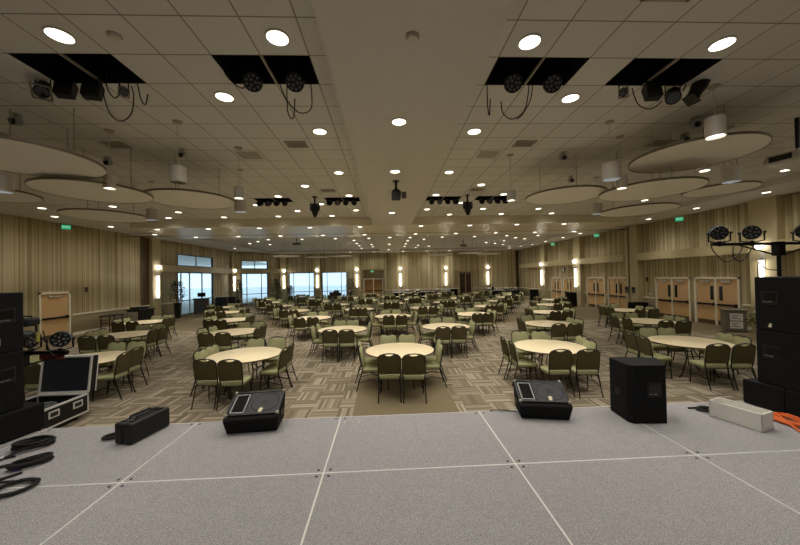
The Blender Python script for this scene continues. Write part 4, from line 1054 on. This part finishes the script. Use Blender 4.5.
# ------------------------------------------------------------------ chairs and tables
def rrect(w, d, r, n=4):
    P = []
    for sx, sy, a0 in ((1, 1, 0), (-1, 1, 1), (-1, -1, 2), (1, -1, 3)):
        for k in range(n + 1):
            a = a0 * PI / 2 + k * PI / 2 / n
            P.append((sx * (w / 2 - r) + r * math.cos(a), sy * (d / 2 - r) + r * math.sin(a)))
    return P
def seat_mb(mb, mi=0):
    A = rrect(.42, .42, .06); Bp = rrect(.44, .44, .07); Cp = rrect(.40, .40, .06)
    mb.prism([[(x, y + .02, .405) for x, y in A], [(x, y + .02, .43) for x, y in Bp], [(x, y + .02, .455) for x, y in Bp], [(x, y + .02, .472) for x, y in Cp]], mi, None, True)
BO = [(-.185, .50), (.185, .50), (.205, .55), (.212, .66), (.212, .79), (.203, .835), (.175, .865), (.12, .884), (.085, .884), (.05, .864), (0, .856), (-.05, .864), (-.085, .884), (-.12, .884), (-.175, .865), (-.203, .835), (-.212, .79), (-.212, .66), (-.205, .55)]
def by(z): return -.185 - .16 * (z - .45)
def back_mb(mb, y0, y1, s0, s1, mi=0):
    def L(dy, s): return [(x * s, by(z) + dy, .68 + (z - .68) * s) for x, z in BO]
    mb.prism([L(y0, s0), L((y0 * 2 + y1) / 3, 1), L((y0 + 2 * y1) / 3, 1), L(y1, s1)], mi, None, False)
def leg_pts(k):
    sx = 1 if k % 2 else -1
    return [(sx * .20, .21, .0), (sx * .19, .185, .41)] if k < 2 else [(sx * .212, -.315, .0), (sx * .205, -.25, .2), (sx * .20, -.19, .41)]
def back_frame_mb(mb, mi=0):
    pts = [(-.195, -.175, .40)] + [(-.212, by(z), z) for z in (.55, .7, .8)] + [(-.206, by(.845), .842), (-.165, by(.88), .88), (-.09, by(.9), .9), (0, by(.91), .908), (.09, by(.9), .9), (.165, by(.88), .88), (.206, by(.845), .842)] + [(.212, by(z), z) for z in (.8, .7, .55)] + [(.195, -.175, .40)]
    mb.tube(pts, .012, 6, mi)
def seat_frame_mb(mb, mi=0):
    mb.tube([(x, y + .02, .398) for x, y in rrect(.40, .40, .04, 2)], .011, 6, mi, None, True)
    for sx in (-1, 1): mb.tube([(sx * .196, .19, .18), (sx * .19, 0, .24), (sx * .206, -.255, .19)], .008, 6, mi)
ch = empty('banquet_chair', (0, 0, 0), 0, 'olive banquet chair', 'chair', 'olive banquet chairs')
m = MB(); seat_mb(m); m.build('seat', 'sage', ch)
m = MB(); back_mb(m, .008, .045, 1, .93); bk = m.build('backrest', 'sage', ch)
m = MB(); back_mb(m, -.012, .008, .97, 1); m.build('back_panel', 'olive', bk)
m = MB(); back_frame_mb(m); m.build('back_frame', 'frame', ch)
m = MB(); seat_frame_mb(m); m.build('seat_frame', 'frame', ch)
for k in range(4): m = MB(); m.tube(leg_pts(k), .012, 6); m.build('leg', 'frame', ch)
proto(ch)
def whole_chair(mb, T=None):
    q = MB(); seat_mb(q, 0); back_mb(q, .008, .045, 1, .93, 0); back_mb(q, -.012, .008, .97, 1, 1); back_frame_mb(q, 2); seat_frame_mb(q, 2)
    for k in range(4): q.tube(leg_pts(k), .012, 6, 2)
    b = len(mb.v)
    mb.v += [tuple(T @ Vector(p)) if T else p for p in q.v]; mb.f += [tuple(b + i for i in f_) for f_ in q.f]; mb.m += q.m; mb.sm += q.sm
wc = MB(); whole_chair(wc); far_chair = wc.build('banquet_chair', ['sage', 'olive', 'frame'])
tag(far_chair, 'olive banquet chair', 'chair', 'olive banquet chairs')

tb = empty('round_table', (0, 0, 0), 0, 'round cream topped banquet table', 'table', 'round banquet tables')
R0 = .762
m = MB(); m.lathe([(0, .74), (R0 - .012, .74), (R0 - .006, .737), (R0 - .006, .716), (0, .716)], 72); m.build('tabletop', 'tabletop', tb)
m = MB(); m.lathe([(R0 - .007, .738), (R0, .735), (R0, .715), (R0 - .01, .708), (R0 - .03, .708), (R0 - .03, .715)], 72); m.build('edge_band', 'tableedge', tb)
for sx in (-1, 1):
    for sy in (-1, 1):
        m = MB(); m.tube([(sx * .27, sy * .40, .0), (sx * .27, sy * .34, .08), (sx * .27, sy * .24, .45), (sx * .27, sy * .32, .7)], .014, 8); m.lathe([(.022, 0), (.02, .03), (0, .035)], 8, T=T3(sx * .27, sy * .40, 0)); m.build('leg', 'frame', tb)
m = MB()
for sx in (-1, 1): m.tube([(sx * .27, -.24, .45), (sx * .27, .24, .45)], .012, 6); m.tube([(sx * .27, 0, .45), (0, 0, .69)], .011, 6); m.span(sx * .27 - .02, sx * .27 + .02, -.4, .4, .69, .708)
m.span(-.45, .45, -.03, .03, .69, .708); m.build('folding_brace', 'frame', tb)
proto(tb)

SEATS = [(-.24, -1.12, 0, 'stage side, window half'), (.24, -1.12, 0, 'stage side, door half'), (-.24, 1.12, PI, 'far side, window half'), (.24, 1.12, PI, 'far side, door half'),
         (-.82, -.24, -PI / 2, 'window side, stage half'), (-.82, .24, -PI / 2, 'window side, far half'), (.82, -.24, PI / 2, 'door side, stage half'), (.82, .24, PI / 2, 'door side, far half')]
ROWS = [7.2, 10.38, 13.55, 16.78, 20.0, 23.2, 26.4, 29.6]
stuff = MB(); used_t = False; used_c = False; used_f = False; TABLES = {}
for r, y in enumerate(ROWS):
    xs = [.24 + 3.34 * k for k in range(-3, 4)] if r % 2 == 0 else [1.91 + 3.34 * k for k in range(-3, 3)]
    if r == 0: xs = xs[1:-1]
    for c, x in enumerate(xs):
        rd = random.Random(r * 31 + c * 7 + 5)
        tx, ty, tr = x + rd.uniform(-.05, .05), y + rd.uniform(-.06, .06), rd.uniform(-.06, .06)
        if (r, c) == (0, 4): tr = -.14
        if (r, c) == (0, 1): tr = -.05
        TABLES[(r, c)] = (tx, ty)
        lab = 'round cream banquet table, %s from the window wall in the %s row' % (ORD[c], ORD[r])
        o = dup(tb) if used_t else tb; used_t = True
        o.location = (tx, ty, 0); o.rotation_euler = (0, 0, tr + rd.choice((0, PI / 2))); o['label'] = lab
        for sx, sy_, rz, nm in SEATS:
            vx, vy = sx + rd.uniform(-.03, .03), sy_ + rd.uniform(-.05, .05)
            if abs(sx) > .5: vx += math.copysign(rd.uniform(0, .14), sx)
            if (r, c) == (0, 4) and sx < -.5: vx -= .22
            if (r, c) == (0, 0) and sy_ < -.5: vy = -.96
            # the seat centre lies .25 m in front of the back
            ca, sa = math.cos(tr), math.sin(tr); rz2 = rz + rd.uniform(-.08, .08)
            px, py = tx + ca * vx - sa * vy, ty + sa * vx + ca * vy
            ox, oy = px + .25 * -math.sin(rz2 + tr), py + .25 * math.cos(rz2 + tr)
            lab = 'olive chair on %s, %s table from windows, %s row' % (nm, ORD[c], ORD[r])
            if r < 4:
                o = dup(ch) if used_c else ch; used_c = True
                o.location = (ox, oy, 0); o.rotation_euler = (0, 0, rz2 + tr); o['label'] = lab
            elif r < 6:
                o = dup(far_chair) if used_f else far_chair; used_f = True
                o.location = (ox, oy, 0); o.rotation_euler = (0, 0, rz2 + tr); o['label'] = lab
            else:
                whole_chair(stuff, T3(ox, oy, 0) @ Rz(rz2 + tr))
o = stuff.build('banquet_chairs', ['sage', 'olive', 'frame']); tag(o, 'farthest rows of olive banquet chairs around the last tables', 'chairs', None, 'stuff')

# ------------------------------------------------------------------ far furniture
def buffet(x0, x1, y, label, h=.76):
    o = empty('buffet_table', ((x0 + x1) / 2, y, 0), 0, label, 'buffet table', 'draped buffet tables'); w = (x1 - x0) / 2
    m = MB(); n = int(w * 2 / .12)
    top = []; bot = []
    P = [(-w + 2 * w * k / n, -.38) for k in range(n)] + [(w, -.38), (w, .38), (-w, .38)]
    m.prism([[(px, py + (.025 if (i % 2 and i < n) else 0), .0) for i, (px, py) in enumerate(P)], [(px, py, h) for px, py in P]]); m.build('black_drape', 'drape', o)
    m = MB(); m.span(-w - .01, w + .01, -.39, .39, h, h + .015); m.build('white_cloth', 'linen', o)
    return o
def dish(x, y, z, w, label, kind):
    o = empty('serving_dish', (x, y, z), 0, label, 'serving dish', 'things on the far buffet tables')
    if kind == 0:
        m = MB(); m.box((0, 0, .07), (w, .34, .14)); m.build('pan', 'blackmetal', o, .01)
        m = MB(); m.lathe([(w * .48, .14), (w * .4, .22), (w * .15, .27), (0, .28)], 16, T=Matrix.Diagonal((1, .7, 1, 1))); m.build('lid', 'alu', o)
    elif kind == 1:
        m = MB(); m.box((0, 0, .1), (w, .3, .2)); m.build('crate', 'linen', o, .01)
        m = MB(); m.box((0, -.152, .1), (w * .7, .01, .08)); m.build('crate_label', 'lectern', o)
    elif kind == 2:
        m = MB(); m.lathe([(0, 0), (.1, 0), (.12, .3), (.08, .36), (0, .37)], 14); m.build('urn', 'blackmetal', o)
        m = MB(); m.cyl((0, -.1, .08), (0, -.16, .08), .02, n=8); m.build('tap', 'alu', o)
    else:
        m = MB(); m.lathe([(0, 0), (w * .3, 0), (w * .5, .1), (w * .47, .1), (w * .3, .02)], 16); m.build('bowl', 'greyrim', o)
        m = MB(); m.lathe([(w * .4, .09), (w * .2, .14), (0, .15)], 12); m.build('filling', 'bark', o)
bz = .776
buffet(.6, 3.9, 33.2, 'long black draped buffet table below the far bay near alcove doors'); buffet(4.1, 6.6, 33.3, 'black draped buffet table with white crates before the far bay')
buffet(10.2, 12.1, 33.0, 'black draped buffet table at the far corner nearest dark door'); buffet(12.2, 13.7, 33.2, 'short black draped buffet table in the far right corner')
for i, (x, k, nm) in enumerate(((.9, 1, 'purple edged white crate'), (1.5, 1, 'flat white crate'), (2.1, 0, 'lidded chafing dish'), (2.7, 3, 'shallow grey bowl'), (3.2, 0, 'domed chafing dish'), (3.7, 3, 'round grey bowl'))):
    dish(x, 33.2, bz, .45, '%s on the long buffet table, %s from the alcove doors' % (nm, ORD[i]), k)
for i, (x, k, nm) in enumerate(((4.5, 3, 'grey bowl'), (5.1, 0, 'lidded dish'), (5.8, 1, 'white crate'), (6.3, 1, 'second white crate'))):
    dish(x, 33.3, bz, .42, '%s on the buffet table before the far bay' % nm, k)
for i, (x, k, nm) in enumerate(((10.5, 0, 'large lidded chafing dish'), (10.9, 2, 'dark drinks urn'), (11.5, 1, 'white crate'))):
    dish(x, 33.0, bz, .5, '%s on the corner buffet table' % nm, k)
for i, (x, k, nm) in enumerate(((12.4, 0, 'low lidded dish'), (12.9, 3, 'small bowl'), (13.4, 0, 'end chafing dish'))):
    dish(x, 33.2, bz, .4, '%s on the short right corner buffet' % nm, k)
# cocktail / draped stands along the right wall
for x, y, w, h_, lb in ((13.2, 28.6, .62, .95, 'black draped stand by the farthest right pilaster'), (13.1, 22.6, .62, .98, 'black draped stand by the pilaster past the clock'), (13.55, 17.0, .75, .7, 'low black draped cart by the partition slot'), (7.0, 33.7, .7, .95, 'black draped stand just left of the tall dark door')):
    o = empty('draped_stand', (x, y, 0), 0, lb, 'draped stand')
    m = MB(); Q = rrect(w, w * .8, .08, 3)
    m.prism([[(a_ * 1.04 + (.012 if i % 2 else -.012), b_ * 1.04, .005) for i, (a_, b_) in enumerate(Q)], [(a_, b_, h_) for a_, b_ in Q]]); m.build('cloth', 'drape', o)
    m = MB(); m.prism([[(a_ * .98, b_ * .98, h_) for a_, b_ in Q], [(a_ * .98, b_ * .98, h_ + .02) for a_, b_ in Q]]); m.build('top_board', 'drape', o)
# things at the left wall
o = empty('folding_trolley', (-13.6, 16.6, 0), PI / 2, 'low black folding trolley table against the left wall', 'trolley')
m = MB(); m.span(-.45, .45, -.25, .25, .72, .77); m.build('trolley_top', 'blackpaint', o, .01)
for sx in (-.38, .38):
    m = MB(); m.tube([(sx, -.2, 0), (sx, -.2, .72)], .02, 8); m.tube([(sx, .2, 0), (sx, .2, .72)], .02, 8); m.tube([(sx, -.2, .4), (sx, .2, .4)], .015, 6); m.build('leg', 'blackmetal', o)
o = empty('drinks_cart', (-13.2, 17.95, 0), PI / 2 - .1, 'black catering cart with pale end panel at left wall', 'cart')
m = MB(); m.span(-.5, .5, -.34, .34, .14, .85); m.build('cart_body', 'rubber', o, .04)
m = MB(); m.span(-.53, .53, -.37, .37, .85, .93); m.span(-.4, .2, -.28, .28, .93, 1.04); m.build('cart_top', 'blackpaint', o, .02)
m = MB(); m.span(-.51, -.5, -.28, .28, .2, .8); m.build('end_panel', 'vent', o)
for sx in (-.4, .4):
    for s2 in (-.3, .3): m = MB(); m.cyl((sx, s2 - .025, .07), (sx, s2 + .025, .07), .068, n=14); m.box((sx, s2, .14), (.08, .08, .03)); m.build('caster', 'rubber', o)
o = empty('lectern', (-13.4, 24.0, 0), .35, 'grey lectern with a monitor in front of the side window', 'lectern')
m = MB(); m.span(-.45, .45, -.3, .3, .08, 1.05); m.build('cabinet', 'lectern', o, .02)
m = MB(); m.span(-.5, .5, -.35, .35, 1.05, 1.09); m.build('top', 'blackpaint', o)
m = MB(); m.span(-.25, .25, -.02, .02, 1.2, 1.5); m.cyl((0, 0, 1.09), (0, 0, 1.22), .03, n=10); m.build('monitor', 'screen', o)
for sx in (-.36, .36): m = MB(); m.span(sx - .04, sx + .04, -.25, .25, 0, .08); m.build('foot', 'blackmetal', o)
for x, y, h_, lb in ((-13.4, 26.9, 1.0, 'dark stacked bins between the two left windows'), (-13.3, 28.1, .95, 'dark boxy cart beside the pilaster between left windows')):
    o = empty('dark_cart', (x, y, 0), .3, lb, 'cart')
    m = MB(); m.span(-.42, .42, -.35, .35, .08, h_); m.build('cart_body', 'rubber', o, .02)
    m = MB(); m.span(-.36, .36, -.356, -.35, .5, h_ - .08); m.span(-.36, .36, -.356, -.35, .14, .44); m.build('front_panel', 'blackpaint', o)
    m = MB(); m.span(-.38, .38, -.3, .3, 0, .08); m.build('plinth', 'blackmetal', o)
o = empty('waste_bin', (13.4, 12.05, 0), -.55, 'grey square waste bin with white notices by the right doors', 'bin')
m = MB(); m.span(-.3, .3, -.28, .28, .02, .78); m.build('bin_body', 'bingrey', o, .02)
m = MB(); m.span(-.32, .32, -.3, .3, .78, .86); m.build('bin_lid', 'bingrey', o, .02)
m = MB(); m.span(-.2, .2, -.1, .1, .855, .865); m.build('bin_slot', 'ink', o)
for k in range(2):
    m = MB(); m.span(-.18, .18, -.29, -.282, .14 + k * .3, .4 + k * .3); n_ = m.build('notice', 'paper', o)
    m = MB()
    for j in range(3): m.span(-.14, -.14 + (.26, .16, .22)[j], -.294, -.29, .2 + k * .3 + j * .06, .22 + k * .3 + j * .06)
    m.build('notice_print', 'ink', n_)
# plants
def plant(x, y, h_, r, label, pot=True, mat='leaf', seed=1, n=420, ph=.55):
    o = empty('potted_plant', (x, y, 0), 0, label, 'plant'); rd = random.Random(seed)
    m = MB(); m.lathe([(0, 0), (r * .38, 0), (r * .48, ph), (r * .5, ph), (r * .5, ph + .03), (r * .42, ph + .03), (r * .42, ph - .05), (0, ph - .05)], 22); m.build('pot', 'blackpaint', o)
    m = MB()
    for k in range(3): m.tube([(.04 * (k - 1), .02 * k, ph - .05), (.1 * (k - 1) + .05, .04 * (k - 1), h_ * .55), (.2 * (k - 1) * r * 2, .1 * (k - 1), h_ * .85)], .018, 6)
    m.build('stem', 'bark', o)
    m = MB()
    for k in range(n):
        z = ph + .1 + (h_ - ph - .1) * (rd.random() ** .75); q = math.sqrt(rd.random()); u_ = (z - ph) / (h_ - ph); rr = r * (.55 + .6 * math.sin(PI * min(1, u_ * .9 + .1))) * q
        a = rd.uniform(0, 2 * PI); L = rd.uniform(.08, .17); T = T3(rr * math.cos(a), rr * math.sin(a), z) @ Matrix.Rotation(rd.uniform(0, 6.3), 4, 'Z') @ Matrix.Rotation(rd.uniform(-1.0, .6), 4, 'X')
        m.add([(0, 0, 0), (L * .3, L * .5, .012), (0, L, -.01), (-L * .3, L * .5, .012)], [(0, 1, 2, 3)], 0, T)
    fo = m.build('foliage', mat, o)
plant(-13.4, 21.3, 2.35, .42, 'tall dark ficus in a black pot below the left sconce', seed=2, n=520, ph=.95)
plant(-13.3, 29.4, 2.4, .45, 'tall dark ficus beside the pilaster between left windows', seed=3)
plant(-11.0, 32.9, 2.4, .45, 'tall dark ficus at the corner right of the angled window', seed=4)
plant(-9.95, 33.9, 1.7, .33, 'shorter leafy plant beside the first far window', seed=5)
plant(-3.75, 33.9, 2.3, .5, 'tall dark ficus right of the second far window', seed=6)
plant(12.75, 10.5, .95, .34, 'low pale green plant behind the right speaker stack', True, 'palegreen', 8, 500, .4)
# a jumble of dark things on a far table
tx, ty = TABLES[(7, 1)] if (7, 1) in TABLES else (-4, 29)
for i, (dx, dy, w, h_) in enumerate(((-.25, .1, .4, .35), (.15, .2, .45, .5), (.45, -.1, .3, .3))):
    o = empty('equipment_bag', (tx + dx, ty + dy, .741), .4 * i, '%s dark equipment bag piled on a far table before the windows' % ['low', 'tall', 'small'][i], 'bag')
    m = MB(); m.box((0, 0, h_ / 2), (w, .3, h_)); m.build('bag_body', 'rubber', o, .06)
    m = MB(); m.tube([(-w * .3, 0, h_), (-w * .2, 0, h_ + .08), (w * .2, 0, h_ + .08), (w * .3, 0, h_)], .014, 6); m.build('handle', 'rubber', o)
tx, ty = TABLES[(5, 3)]
m = MB(); m.box((tx + .1, ty - .1, .78), (.32, .26, .075)); tag(m.build('paper_stack', 'paper'), 'stack of white paper on a middle table toward the far end', 'paper stack')

# ------------------------------------------------------------------ daylight
wd = bpy.data.worlds.new('world'); SC.world = wd; wd.use_nodes = True
nt = wd.node_tree; nt.nodes.clear()
bg = nt.nodes.new('ShaderNodeBackground'); wo = nt.nodes.new('ShaderNodeOutputWorld')
bg.inputs[0].default_value = (.58, .80, 1.0, 1); bg.inputs[1].default_value = .85
nt.links.new(bg.outputs[0], wo.inputs[0])

# ------------------------------------------------------------------ output look
vs = SC.view_settings
vs.view_transform = 'Standard'; vs.look = 'None'; vs.gamma = 1; vs.use_curve_mapping = False
vs.exposure = 1.15
SC.cycles.use_denoising = True
SC.cycles.use_light_tree = True
SC.cycles.sample_clamp_indirect = 6
SC.cycles.max_bounces = 8
SC.cycles.diffuse_bounces = 5
